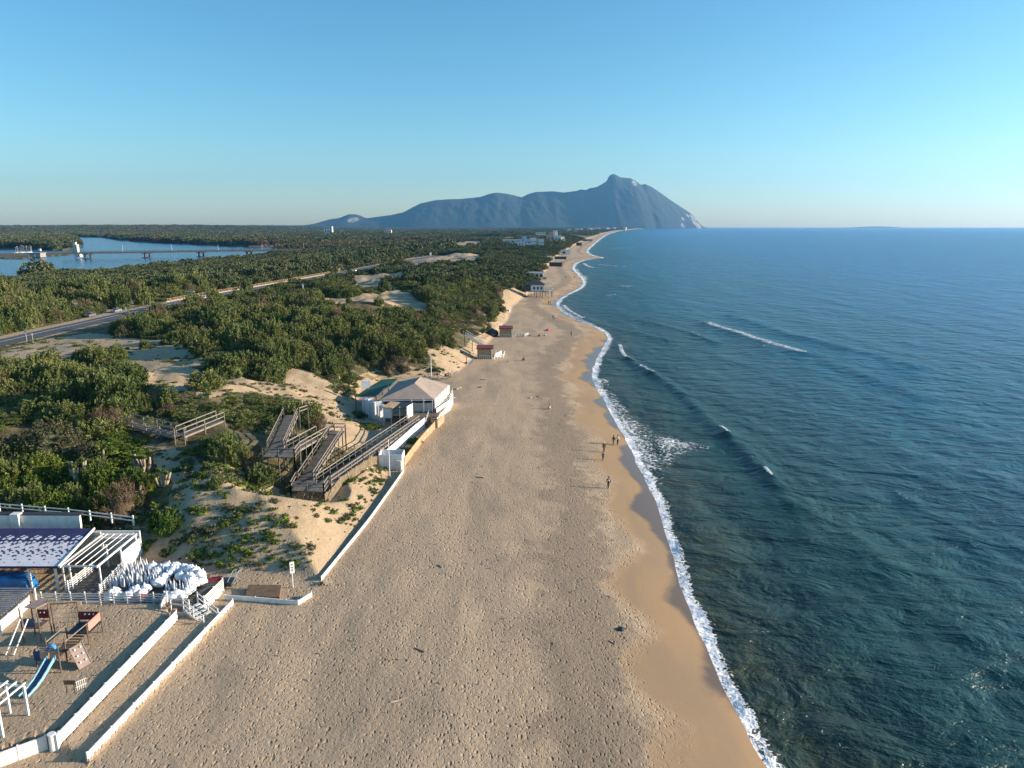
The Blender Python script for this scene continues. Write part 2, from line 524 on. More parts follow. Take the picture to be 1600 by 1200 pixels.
# ---------------------------------------------------------------- ground
def make_sand():
    m, nt, b = new_mat('sand')
    P = pos(nt)
    sh = attr(nt, 'shore'); vg = attr(nt, 'veg'); tr = attr(nt, 'trample'); far = attr(nt, 'farness')
    nA = noise(nt, P, 0.10, 4.0, 0.6); nB = noise(nt, P, 0.45, 4.0, 0.6); nC = noise(nt, P, 3.0, 3.0, 0.6)
    Pl = scaled(nt, P, (0.16, 0.035, 0.1), R(-6))
    nL = noise(nt, Pl, 1.0, 4.0, 0.6, 0.6)
    nS = noise(nt, P, 0.075, 1.2, 0.5)
    nP = noise(nt, P, 0.55, 3.0, 0.6, 0.5)
    dry = mixc(nt, maprange(nt, nL, 0.40, 0.60), (0.355, 0.265, 0.178), (0.51, 0.37, 0.24))
    dry = mixc(nt, maprange(nt, nA, 0.35, 0.7), dry, (0.45, 0.332, 0.22))
    dry = mixc(nt, maprange(nt, nC, 0.45, 0.75, 0.0, 0.35), dry, (0.30, 0.23, 0.16))
    dune = mixc(nt, maprange(nt, nB, 0.35, 0.7), (0.46, 0.345, 0.22), (0.37, 0.27, 0.165))
    col = mixc(nt, attr(nt, 'dune'), dry, dune)
    # a darker trodden strip along the beach
    e1 = math_(nt, 'ADD', sh, math_(nt, 'MULTIPLY', math_(nt, 'SUBTRACT', nB, 0.5), 9.0))
    e1 = math_(nt, 'ADD', e1, math_(nt, 'MULTIPLY', math_(nt, 'SUBTRACT', nA, 0.5), 12.0))
    strip = math_(nt, 'MULTIPLY', maprange(nt, e1, 7.0, 9.5), maprange(nt, e1, 17.0, 13.0))
    col = mixc(nt, math_(nt, 'MULTIPLY', strip, 0.75), col, (0.25, 0.19, 0.135))
    # firm ochre sand by the water, then the wet edge
    e2 = math_(nt, 'ADD', sh, math_(nt, 'MULTIPLY', math_(nt, 'SUBTRACT', nS, 0.5), 15.0))
    e2 = math_(nt, 'ADD', e2, math_(nt, 'MULTIPLY', math_(nt, 'SUBTRACT', nB, 0.5), 3.0))
    firm = maprange(nt, e2, 7.4, 4.8)
    col = mixc(nt, firm, col, mixc(nt, nC, (0.40, 0.262, 0.143), (0.335, 0.222, 0.125)))
    col = mixc(nt, math_(nt, 'MULTIPLY', firm, maprange(nt, nL, 0.42, 0.62, 0.0, 0.6)), col, (0.28, 0.205, 0.135))
    e3 = math_(nt, 'ADD', sh, math_(nt, 'MULTIPLY', math_(nt, 'SUBTRACT', nS, 0.5), 13.0))
    e3 = math_(nt, 'ADD', e3, math_(nt, 'MULTIPLY', math_(nt, 'SUBTRACT', nP, 0.5), 1.6))
    wet = maprange(nt, e3, 2.2, 0.9)
    col = mixc(nt, wet, col, (0.15, 0.108, 0.078))
    soil = mixc(nt, maprange(nt, nB, 0.4, 0.65), (0.075, 0.07, 0.032), (0.17, 0.135, 0.075))
    vm = maprange(nt, math_(nt, 'ADD', vg, math_(nt, 'MULTIPLY', math_(nt, 'SUBTRACT', nB, 0.5), 0.8)), 0.42, 0.58)
    col = mixc(nt, vm, col, soil)
    nt.links.new(col, b.inputs['Base Color'])
    nt.links.new(maprange(nt, wet, 0, 1, 0.95, 0.22), b.inputs['Roughness'])
    b.inputs['Specular IOR Level'].default_value = 0.25
    # footprints: small hollows, denser in trodden lanes
    def prints(scale, rot, lo, hi, seed):
        v = nt.nodes.new('ShaderNodeTexVoronoi'); v.feature = 'F1'; v.distance = 'EUCLIDEAN'
        v.inputs['Scale'].default_value = scale
        mp = scaled(nt, P, (1.0, 0.62, 0.02), rot)
        add = nt.nodes.new('ShaderNodeVectorMath'); add.operation = 'ADD'
        nn = nt.nodes.new('ShaderNodeTexNoise'); nn.inputs['Scale'].default_value = 1.7; nn.inputs['Detail'].default_value = 2
        nt.links.new(P, nn.inputs['Vector'])
        sc = nt.nodes.new('ShaderNodeVectorMath'); sc.operation = 'SCALE'; sc.inputs[3].default_value = 0.28
        nt.links.new(nn.outputs['Color'], sc.inputs[0])
        nt.links.new(mp, add.inputs[0]); nt.links.new(sc.outputs[0], add.inputs[1])
        ad2 = nt.nodes.new('ShaderNodeVectorMath'); ad2.operation = 'ADD'; ad2.inputs[1].default_value = (seed, seed * 1.7, 0)
        nt.links.new(add.outputs[0], ad2.inputs[0])
        nt.links.new(ad2.outputs[0], v.inputs['Vector'])
        rnd = nt.nodes.new('ShaderNodeSeparateColor'); nt.links.new(v.outputs['Color'], rnd.inputs[0])
        h = maprange(nt, math_(nt, 'DIVIDE', v.outputs['Distance'], math_(nt, 'ADD', 0.55, math_(nt, 'MULTIPLY', rnd.outputs[1], 0.8))), lo, hi)
        keep = maprange(nt, math_(nt, 'ADD', math_(nt, 'MULTIPLY', rnd.outputs[0], 0.8), math_(nt, 'ADD', math_(nt, 'MULTIPLY', nL, 0.9), math_(nt, 'MULTIPLY', nP, 0.9))), 0.94, 1.24)
        keep = math_(nt, 'MULTIPLY', keep, maprange(nt, rnd.outputs[2], 0.0, 1.0, 0.35, 1.0))
        return math_(nt, 'MULTIPLY', math_(nt, 'SUBTRACT', h, 1.0), keep)
    h = math_(nt, 'ADD', prints(2.9, 0.25, 0.09, 0.33, 3.1), math_(nt, 'MULTIPLY', prints(5.0, -0.35, 0.09, 0.34, 9.4), 0.62))
    h = math_(nt, 'MULTIPLY', h, tr)
    h = math_(nt, 'MULTIPLY', h, math_(nt, 'SUBTRACT', 1.0, math_(nt, 'MULTIPLY', firm, maprange(nt, nP, 0.60, 0.70, 1.0, 0.6))))
    h = math_(nt, 'ADD', h, math_(nt, 'MULTIPLY', math_(nt, 'MULTIPLY', noise(nt, P, 3.0, 5.0, 0.65), math_(nt, 'SUBTRACT', 1.0, firm)), 0.42))
    bump(nt, b, h, 0.22, 1.0)
    return m

def make_ground():
    yy = [14.0]
    while yy[-1] < 12900:
        yy.append(yy[-1] * (1.0085 if yy[-1] < 420 else 1.016))
    yy = np.array(yy)
    uu = np.concatenate([np.linspace(-1.9, -0.95, 110, endpoint=False), np.linspace(-0.95, 0.42, 720, endpoint=False), np.linspace(0.42, 1.6, 40)])
    Y, U = np.meshgrid(yy, uu, indexing='ij')
    X = U * (Y + 8)
    z, sd, d, land, dr, lg = height(X, Y)
    bare = bare_mask(X, Y)
    veg = np.where(land & (d > 1.0), 1.0, 0.0)
    veg *= np.where(bare, 0.12, 1.0)
    veg = np.where(land & (d < 4), veg * 0.45, veg)
    veg = np.where(dr < 7.5, 0.3, veg)
    quay = inside(X, Y, QUAY)
    veg = np.where(quay, 0.9, veg)
    trample = np.where(land & (d > 0.5), 0.12, 1.0) * sstep(2.0, 6.0, sd)
    z = np.where(dr < 5.2, z - 0.05, z)
    o = grid_mesh('beach_sand', X, Y, z, make_sand(), {'shore': sd, 'veg': veg, 'trample': trample,
                  'dune': sstep(0, 3, d) * land, 'farness': Y})
    tag(o, kind='structure')
    return o
make_ground()

# ---------------------------------------------------------------- the sea
def make_water(name, shallow, deep, mid):
    m, nt, b = new_mat(name)
    P = pos(nt)
    return m, nt, b, P

WAVES = [  # crest line in the photograph, height, width, foam on the crest
    ([(1105, 506), (1125, 513), (1160, 523), (1200, 537), (1235, 547), (1252, 552)], 0.55, 3.4, 0.62, 0.0, 1.0),
    ([(1040, 490), (1075, 497), (1105, 506)], 0.25, 2.5, 0.0, 0, 1),
    ([(1270, 556), (1320, 575), (1380, 600), (1440, 622)], 0.35, 3.0, 0.0, 0, 1),
    ([(1140, 494), (1180, 506), (1240, 525), (1300, 541), (1360, 553), (1420, 572)], 0.55, 4.0, 0.0, 0, 1),
    ([(880, 478), (892, 489), (912, 499)], 0.4, 2.2, 0.62, 0, 1),
    ([(912, 499), (950, 512), (1000, 524), (1040, 532)], 0.45, 3.0, 0.0, 0, 1),
    ([(985, 500), (1015, 504), (1050, 512), (1085, 522), (1118, 536)], 0.4, 2.2, 0.42, 0, 1),
    ([(968, 540), (972, 552), (980, 562)], 0.3, 1.4, 0.66, 0, 1),
    ([(1000, 574), (1012, 583), (1020, 586)], 0.35, 1.3, 0.62, 0, 1),
    ([(980, 562), (1000, 574), (1030, 592), (1060, 612), (1090, 640), (1112, 664), (1132, 680), (1160, 702), (1184, 728), (1206, 752), (1235, 790)], 0.50, 1.7, 0.0, 0, 1),
    ([(1126, 672), (1138, 682)], 0.2, 0.9, 0.6, 0, 1), ([(1195, 738), (1203, 747)], 0.2, 0.9, 0.7, 0, 1),
    ([(1400, 770), (1425, 786)], 0.25, 1.0, 0.42, 0, 1), ([(1500, 836), (1540, 866)], 0.2, 1.4, 0.4, 0, 1), ([(1330, 836), (1380, 880)], 0.2, 1.4, 0.35, 0, 1),
    ([(935, 414), (955, 416), (975, 417)], 0.4, 5, 0.62, 0, 1), ([(912, 412), (918, 417), (928, 419)], 0.4, 4, 0.6, 0, 1),
    ([(955, 388), (985, 388)], 0.3, 9, 0.5, 0, 1), ([(1000, 393), (1035, 393)], 0.3, 8, 0.5, 0, 1), ([(960, 402), (1010, 403), (1060, 405)], 0.3, 7, 0.45, 0, 1),
    ([(905, 432), (920, 432)], 0.3, 4, 0.6, 0, 1), ([(970, 448), (990, 447)], 0.3, 4, 0.6, 0, 1), ([(950, 462), (962, 461)], 0.3, 3, 0.6, 0, 1),
    ([(1005, 465), (1040, 463)], 0.3, 4, 0.45, 0, 1),
]
FOAM_PATCH = [(poly([(958, 655), (985, 660), (1010, 690), (1025, 725), (1045, 745), (1070, 718), (1130, 702), (1090, 690), (1030, 676), (1000, 655), (965, 640)]), 0.62),
              (poly([(925, 590), (960, 655), (1000, 720), (1015, 750), (1032, 755), (1020, 715), (1010, 690), (985, 655), (955, 620), (945, 595)]), 0.92),
              (poly([(1118, 690), (1060, 700), (1030, 730), (1080, 725)]), 0.45),
              (poly([(936, 548), (948, 535), (958, 530), (968, 532), (955, 560), (945, 575), (930, 592), (928, 580)]), 0.5),
              (poly([(1025, 765), (1045, 775), (1090, 762), (1120, 755), (1060, 770), (1046, 790)]), 0.42),
              (poly([(1095, 680), (1128, 698), (1105, 705)]), 0.5),
              (poly([(895, 420), (900, 432), (915, 440), (925, 437), (912, 428), (904, 418)]), 0.6),
              (poly([(1130, 520), (1250, 552), (1180, 543)]), 0.45), (poly([(940, 440), (1010, 452), (960, 462), (925, 450)]), 0.25)]

def make_sea():
    yy = [16.0]
    while yy[-1] < 13000:
        yy.append(yy[-1] * (1.0062 if yy[-1] < 260 else 1.011 if yy[-1] < 900 else 1.03))
    yy = np.array(yy); yy[-1] = 13000
    uu = np.concatenate([np.linspace(-0.05, 0.75, 820, endpoint=False), np.linspace(0.75, 2.0, 160)])
    Y, U = np.meshgrid(yy, uu, indexing='ij')
    X = U * (Y + 8)
    ds = seg_dist(X, Y, SHORE)
    sea = inside(X, Y, SEA_POLY)
    sd = np.where(sea, ds, -ds)
    near = np.exp(-Y / 320.0)
    # scalloped edge of the last wave
    z = np.zeros_like(X)
    sw = (fbm(X / 5.0, Y / 5.0, 3, 44) - 0.5)
    z += 0.10 + sw * 0.10 * (sd < 8)
    z += 0.16 * (fbm(X / 9.0 + Y / 40, Y / 22.0, 3, 71) - 0.5) * sstep(2, 12, sd) * near
    z += 0.10 * (fbm(X / 3.2, Y / 4.4, 2, 72) - 0.5) * sstep(2, 12, sd) * near
    foam = np.zeros_like(X)
    for line, amp, wd, fo, a, b in WAVES:
        L = smooth_line(poly(line), 2)
        dd = seg_dist(X, Y, L)
        wob = 0.6 + 0.8 * fbm(X / 6, Y / 6, 2, 13)
        z += amp * np.exp(-(dd / wd) ** 2) * wob
        if fo:
            foam = np.maximum(foam, fo * np.exp(-(dd / (wd * 0.62)) ** 4))
    for Pp, fo in FOAM_PATCH:
        ins = inside(X, Y, Pp)
        e = seg_dist(X, Y, Pp, True)
        brk = 0.55 + 0.75 * fbm(X / 4.5, Y / 5.5, 3, 91)
        foam = np.maximum(foam, np.where(ins, fo * (0.55 + 0.45 * sstep(0, 3.5, e)), fo * 0.55 * np.exp(-(e / 2.2) ** 2)) * np.clip(brk, 0, 1.05))
    # lace along the water's edge
    wid = 0.22 + 1.25 * fbm(X / 5, Y / 5, 3, 33) ** 1.5 + Y / 260.0
    foam = np.maximum(foam, np.where(sd > -1.5, 0.86 * np.exp(-(np.clip(sd - 0.1, 0, None) / wid) ** 2) * (0.72 + 0.36 * fbm(X / 3.0, Y / 4.0, 3, 57)), 0))
    foam = np.maximum(foam, 0.34 * np.exp(-((sd - 5) / 4.0) ** 2) * (Y < 60))
    m, nt, b = new_mat('sea_water')
    P = pos(nt)
    depth = attr(nt, 'depth'); fa = attr(nt, 'foam')
    nBig = noise(nt, scaled(nt, P, (0.05, 0.05, 0.05)), 1.0, 4.0, 0.6)
    weed = noise(nt, P, 0.22, 5.0, 0.65)
    shallow = mixc(nt, maprange(nt, weed, 0.4, 0.65), (0.050, 0.058, 0.038), (0.026, 0.046, 0.036))
    dd = math_(nt, 'ADD', depth, math_(nt, 'MULTIPLY', math_(nt, 'SUBTRACT', nBig, 0.5), 14.0))
    c = mixc(nt, maprange(nt, dd, 0.0, 16.0), shallow, (0.014, 0.054, 0.055))
    c = mixc(nt, maprange(nt, dd, 10.0, 70.0), c, (0.008, 0.088, 0.145))
    c = mixc(nt, maprange(nt, dd, 35.0, 260.0), c, (0.004, 0.108, 0.28))
    c = mixc(nt, maprange(nt, nBig, 0.45, 0.75, 0.0, 0.35), c, (0.012, 0.030, 0.034))
    # foam: torn lace
    f1 = noise(nt, P, 1.1, 6.0, 0.7, 0.8)
    vo = nt.nodes.new('ShaderNodeTexVoronoi'); vo.feature = 'DISTANCE_TO_EDGE'; vo.inputs['Scale'].default_value = 1.3
    dst = nt.nodes.new('ShaderNodeTexNoise'); dst.inputs['Scale'].default_value = 0.9; dst.inputs['Detail'].default_value = 3
    nt.links.new(P, dst.inputs['Vector'])
    va = nt.nodes.new('ShaderNodeVectorMath'); va.operation = 'MULTIPLY_ADD'; va.inputs[1].default_value = (1.2, 1.2, 1.2)
    nt.links.new(dst.outputs['Color'], va.inputs[0]); nt.links.new(P, va.inputs[2])
    nt.links.new(va.outputs[0], vo.inputs['Vector'])
    lace = maprange(nt, vo.outputs['Distance'], 0.16, 0.0)
    tex = math_(nt, 'ADD', math_(nt, 'MULTIPLY', f1, 0.92), math_(nt, 'MULTIPLY', lace, 0.16))
    thr = math_(nt, 'SUBTRACT', 0.98, math_(nt, 'MULTIPLY', fa, 0.80))
    fm = maprange(nt, math_(nt, 'SUBTRACT', tex, thr), -0.03, 0.07)
    fm = math_(nt, 'MULTIPLY', fm, maprange(nt, fa, 0.05, 0.2))
    nt.links.new(mixc(nt, fm, c, (0.78, 0.79, 0.80)), b.inputs['Base Color'])
    nt.links.new(maprange(nt, fm, 0, 1, 0.24, 0.9), b.inputs['Roughness'])
    b.inputs['IOR'].default_value = 1.33
    b.inputs['Specular IOR Level'].default_value = 0.2
    w1 = noise(nt, scaled(nt, P, (0.55, 0.80, 0.6), R(18)), 1.0, 4.0, 0.62, 0.5)
    w1 = math_(nt, 'POWER', math_(nt, 'SUBTRACT', 1.0, math_(nt, 'ABSOLUTE', math_(nt, 'SUBTRACT', math_(nt, 'MULTIPLY', w1, 2.0), 1.0))), 1.6)
    w2 = noise(nt, scaled(nt, P, (1.5, 2.1, 1.0), R(12)), 1.0, 4.0, 0.6, 0.4)
    w4 = noise(nt, scaled(nt, P, (0.15, 0.25, 0.15), R(14)), 1.0, 6.0, 0.52, 0.6)
    w3 = noise(nt, scaled(nt, P, (0.07, 0.03, 0.05), R(25)), 1.0, 3.0, 0.55, 0.2)
    hh = math_(nt, 'ADD', math_(nt, 'MULTIPLY', w1, 0.07), math_(nt, 'MULTIPLY', w2, 0.08))
    hh = math_(nt, 'ADD', hh, math_(nt, 'MULTIPLY', w3, 1.5))
    hh = math_(nt, 'ADD', hh, math_(nt, 'MULTIPLY', w4, 1.05))
    hh = math_(nt, 'ADD', hh, math_(nt, 'MULTIPLY', fm, 0.05))
    bump(nt, b, hh, 1.6, 1.0)
    o = grid_mesh('sea', X, Y, z, m, {'depth': np.maximum(sd, 0), 'foam': foam}, keep=sd > -3.0)
    tag(o, kind='structure')
make_sea()

def make_lagoon():
    m, nt, b = new_mat('lagoon_water')
    P = pos(nt)
    n = noise(nt, scaled(nt, P, (0.012, 0.004, 0.01)), 1.0, 3.0)
    nt.links.new(mixc(nt, maprange(nt, n, 0.35, 0.65), (0.012, 0.055, 0.13), (0.016, 0.07, 0.15)), b.inputs['Base Color'])
    b.inputs['Roughness'].default_value = 0.2
    b.inputs['IOR'].default_value = 1.33
    bump(nt, b, noise(nt, P, 0.35, 4.0, 0.6), 0.45, 1.0)
    mb = MB()
    mb.quad((-4200, 420, 0.6), (-120, 420, 0.6), (-150, 3400, 0.6), (-4200, 3400, 0.6))
    o = mb.build('lagoon', m); tag(o, kind='structure')
make_lagoon()

# ---------------------------------------------------------------- road
def ribbon(P, w0, w1, dz, mat, name, kind='structure', step=3.0, fixed=None):
    """a strip along the plan line P between the offsets w0 and w1"""
    seg = np.cumsum(np.r_[0, np.hypot(*np.diff(P, axis=0).T)])
    n = int(seg[-1] / step)
    s = np.linspace(0, seg[-1], n)
    x = np.interp(s, seg, P[:, 0]); y = np.interp(s, seg, P[:, 1])
    tx = np.gradient(x); ty = np.gradient(y); L = np.hypot(tx, ty); nx, ny = ty / L, -tx / L
    A = np.stack([x + nx * w0, y + ny * w0], -1); B = np.stack([x + nx * w1, y + ny * w1], -1)
    zz = np.full(n, fixed) if fixed is not None else height(x, y)[0]
    V = [(a[0], a[1], q + dz) for a, q in zip(A, zz)] + [(a[0], a[1], q + dz) for a, q in zip(B, zz)]
    F = [(i, i + 1, n + i + 1, n + i) for i in range(n - 1)]
    o = mesh_obj(name, V, F, mat)
    bm = bmesh.new(); bm.from_mesh(o.data)
    for f in bm.faces:
        f.normal_update()
        if f.normal.z < 0: f.normal_flip()
    bm.to_mesh(o.data); bm.free()
    tag(o, kind=kind)
    return o

def make_road():
    m, nt, b = new_mat('asphalt')
    P = pos(nt)
    n1 = noise(nt, P, 0.25, 5.0, 0.65); n2 = noise(nt, P, 6.0, 4.0)
    c = mixc(nt, maprange(nt, n1, 0.35, 0.7), (0.060, 0.063, 0.070), (0.095, 0.096, 0.10))
    c = mixc(nt, maprange(nt, n2, 0.6, 0.85, 0, 0.2), c, (0.17, 0.155, 0.13))
    nt.links.new(c, b.inputs['Base Color']); b.inputs['Roughness'].default_value = 0.85
    bump(nt, b, n2, 0.01, 0.5)
    RD = ROAD[ROAD[:, 1] < 800]
    ribbon(RD, -3.6, 5.6, 0.03, m, 'road', fixed=6.0)
    lm = paint('road_paint', (0.62, 0.62, 0.60), 0.7, 0.2, 2.0, dirt=(0.25, 0.24, 0.22))
    ribbon(RD, -0.35, 0.05, 0.036, lm, 'road_markings', fixed=6.0)
    ribbon(RD, -3.35, -3.15, 0.037, lm, 'road_markings', fixed=6.0)
    pm = paint('pale_paving', (0.34, 0.30, 0.25), 0.85, 0.15, 0.8, dirt=(0.25, 0.21, 0.16))
    ribbon(ROAD[(ROAD[:, 1] > 270) & (ROAD[:, 1] < 800)], -5.4, -3.62, 0.10, pm, 'footpath', fixed=6.0)
make_road()

# ---------------------------------------------------------------- mountain
def make_mountain():
    D = 10400.0
    sil = [(470, 352), (490, 349), (500, 346.5), (515, 342), (530, 340), (545, 334), (555, 334), (563, 336), (572, 340.5), (590, 338), (612, 335), (630, 331), (645, 323),
           (657, 317), (680, 312), (700, 310.5), (720, 310), (750, 307), (765, 302), (775, 300), (790, 301.5), (802, 304), (815, 307.5), (826, 302), (837, 299), (865, 298),
           (880, 300), (900, 297.5), (908, 295), (915, 296), (922, 293), (932, 291.5), (940, 287), (948, 282), (951, 275), (955, 271.5), (960, 271), (970, 276.5), (985, 277.5),
           (995, 283), (1001, 288), (1008, 286.5), (1018, 291), (1030, 299), (1045, 310), (1060, 320), (1074, 329), (1082, 335), (1086, 345), (1090, 357), (1096, 361)]
    k = D * 1.0
    xs = np.array([(p[0] - 800) / FPX * (D * CP) for p in sil])
    hs_ = np.array([G3(p[0], p[1], 0).y and 0 for p in sil], float)
    for i, p in enumerate(sil):
        a, b, c = ray(*p); t = D / b
        xs[i] = a * t; hs_[i] = max(CAM_H + c * t, 0)
    nx, ny = 420, 130
    gx = np.linspace(xs[0] - 60, xs[-1] + 160, nx)
    gv = np.linspace(-1, 1, ny)
    X, V = np.meshgrid(gx, gv, indexing='xy')
    ridge = np.interp(X, xs, hs_)
    ridge = np.where((X < xs[0]) | (X > xs[-1]), 0, ridge)
    depth = 500 + 900 * np.clip(ridge / 700, 0.15, 1.0)
    prof = np.clip(1 - np.abs(V) ** 1.15, 0, 1)
    Y = D + V * depth + 90 * (fbm(X / 500, V * 2, 3, 61) - 0.5) * (1 - np.abs(V)) * np.abs(V) * 2
    gul = (fbm(X / 210, V * 1.5 + 5, 4, 66) - 0.5)
    kw = 41; ker = np.exp(-np.linspace(-2, 2, kw) ** 2); ker /= ker.sum()
    soft = np.apply_along_axis(lambda q: np.convolve(np.pad(q, kw // 2, mode='edge'), ker, mode='valid'), 1, ridge)
    soft = np.apply_along_axis(lambda q: np.convolve(np.pad(q, kw // 2, mode='edge'), ker, mode='valid'), 1, soft)
    wv = sstep(0.03, 0.35, np.abs(V))
    ridge2 = ridge * (1 - wv) + soft * wv
    gul = gul + 0.6 * (fbm(X / 75 + V * 3, V * 5, 3, 68) - 0.5)
    Z = ridge2 * prof + gul * 48 * np.clip(ridge / 500, 0, 1) * np.sin(np.pi * np.clip(np.abs(V), 0, 1)) 
    Z = np.minimum(Z, ridge * (1 - 0.25 * V * V)) - 6
    # bare rock: quarry, scar below the summit, sea cliffs at the cape
    rock = np.zeros_like(X)
    for px, py, rx, rz in ((558, 344, 8, 4.5), (988, 287, 4.5, 5), (1085, 347, 5.5, 11), (1076, 340, 4, 5), (1068, 347, 3, 5), (1064, 338, 2.5, 3), (1050, 343, 2.2, 2.5), (1072, 352, 5, 5), (1043, 353, 3, 3)):
        a, b, c = ray(px, py); t = D / b
        cx, cz = a * t, CAM_H + c * t
        s = D / FPX
        rr = np.hypot((X - cx) / (rx * s), (Z - cz) / (rz * s))
        rock = np.maximum(rock, sstep(1.15, 0.6, rr + (fbm(X / 60, Z / 60, 3, 7) - 0.5) * 0.9))
    rock *= (V < 0.1)
    m, nt, b = new_mat('mountain_woods_and_rock')
    P = pos(nt)
    n = noise(nt, P, 0.004, 6.0, 0.65)
    n2 = noise(nt, scaled(nt, P, (0.02, 0.02, 0.006)), 1.0, 5.0, 0.7)
    c = mixc(nt, maprange(nt, n, 0.35, 0.65), (0.013, 0.030, 0.026), (0.022, 0.036, 0.032))
    c = mixc(nt, maprange(nt, n2, 0.66, 0.78), c, (0.20, 0.19, 0.17))
    rk = mixc(nt, maprange(nt, n2, 0.35, 0.6), (0.20, 0.17, 0.13), (0.55, 0.49, 0.42))
    c = mixc(nt, math_(nt, 'MULTIPLY', attr(nt, 'rock'), maprange(nt, n2, 0.3, 0.6, 0.35, 0.85)), c, rk)
    nt.links.new(c, b.inputs['Base Color']); b.inputs['Roughness'].default_value = 0.95
    bump(nt, b, noise(nt, P, 0.012, 6.0, 0.65), 12.0, 0.5)
    o = grid_mesh('mountain', X, Y, Z, m, {'rock': rock})
    tag(o, kind='structure')
    # low island on the horizon
    D2 = 12600.0
    pts = [(1330, 354.2), (1345, 352.0), (1358, 350.8), (1366, 349.8), (1374, 350.2), (1384, 350.6), (1394, 352.2), (1406, 354.2)]
    x2 = np.array([ray(*p)[0] / ray(*p)[1] * D2 for p in pts]); h2 = np.array([max(0.0, CAM_H + ray(*p)[2] / ray(*p)[1] * D2) for p in pts])
    gx = np.linspace(x2[0], x2[-1], 60); gv = np.linspace(-1, 1, 17)
    X, V = np.meshgrid(gx, gv, indexing='xy')
    Z = np.interp(X, x2, h2) * 0.35 * (1 - V * V) - 0.5
    tag(grid_mesh('island', X, D2 + V * 250, Z, m, {'rock': X * 0}), kind='structure')
make_mountain()

# ---------------------------------------------------------------- the air
def make_haze():
    m = bpy.data.materials.new('haze_air'); m.use_nodes = True
    nt = m.node_tree; nt.nodes.clear()
    v = nt.nodes.new('ShaderNodeVolumePrincipled')
    v.inputs['Color'].default_value = HAZE_COL
    v.inputs['Density'].default_value = HAZE_D
    v.inputs['Anisotropy'].default_value = 0.45
    out = nt.nodes.new('ShaderNodeOutputMaterial')
    nt.links.new(v.outputs[0], out.inputs['Volume'])
    mb = MB(); mb.box((0, 6450, 428), (54000, 13300, 868))
    o = mb.build('haze', m); tag(o, kind='stuff')
HAZE_COL = (0.25, 0.60, 1.0, 1)
HAZE_D = 0.52 / 11500
make_haze()

# ---------------------------------------------------------------- plants
def leaf_mat(name, dark, light, dry, rough=0.75):
    m, nt, b = new_mat(name)
    oi = nt.nodes.new('ShaderNodeObjectInfo')
    t = attr(nt, 'tint')
    c = mixc(nt, oi.outputs['Random'], dark, light)
    c = mixc(nt, maprange(nt, t, 0.90, 1.02), c, dry)
    sc = nt.nodes.new('ShaderNodeVectorMath'); sc.operation = 'SCALE'
    nt.links.new(c, sc.inputs[0]); nt.links.new(maprange(nt, t, 0.0, 0.8, 0.6, 1.35, False), sc.inputs[3])
    nt.links.new(sc.outputs[0], b.inputs['Base Color'])
    b.inputs['Roughness'].default_value = rough
    b.inputs['Specular IOR Level'].default_value = 0.25
    return m
M_JUN = leaf_mat('juniper_leaves', (0.078, 0.112, 0.034), (0.165, 0.180, 0.056), (0.24, 0.19, 0.09))
M_WOOD = leaf_mat('woodland_leaves', (0.056, 0.082, 0.034), (0.120, 0.132, 0.056), (0.18, 0.145, 0.085))
M_LUSH = leaf_mat('lush_leaves', (0.055, 0.105, 0.018), (0.14, 0.175, 0.03), (0.21, 0.20, 0.05))
M_GREY = leaf_mat('grey_green_leaves', (0.085, 0.092, 0.046), (0.13, 0.12, 0.066), (0.16, 0.12, 0.07))
M_DRY = leaf_mat('dry_twigs', (0.12, 0.085, 0.05), (0.165, 0.12, 0.075), (0.20, 0.15, 0.10))
M_BARE = leaf_mat('bare_brown_crowns', (0.105, 0.080, 0.050), (0.165, 0.12, 0.075), (0.20, 0.15, 0.10))
M_BARK = paint('bark', (0.14, 0.10, 0.07), 0.9, 0.3, 3.0, dirt=(0.08, 0.06, 0.04))
M_PALE = paint('pale_bark', (0.34, 0.275, 0.195), 0.9, 0.25, 2.0, dirt=(0.24, 0.18, 0.12))

def raw_mesh(name, V, F, mats, tint=None, mi=None):
    me = bpy.data.meshes.new(name)
    k = F.shape[1]
    me.vertices.add(len(V)); me.vertices.foreach_set('co', V.astype(np.float32).reshape(-1))
    me.loops.add(F.size); me.loops.foreach_set('vertex_index', F.astype(np.int32).reshape(-1))
    me.polygons.add(len(F)); me.polygons.foreach_set('loop_start', (np.arange(len(F)) * k).astype(np.int32))
    me.polygons.foreach_set('loop_total', np.full(len(F), k, np.int32))
    if mi is not None: me.polygons.foreach_set('material_index', mi.astype(np.int32))
    me.update(calc_edges=True)
    if tint is not None:
        at = me.attributes.new('tint', 'FLOAT', 'POINT'); at.data.foreach_set('value', tint.astype(np.float32))
    for m in mats: me.materials.append(m)
    return me

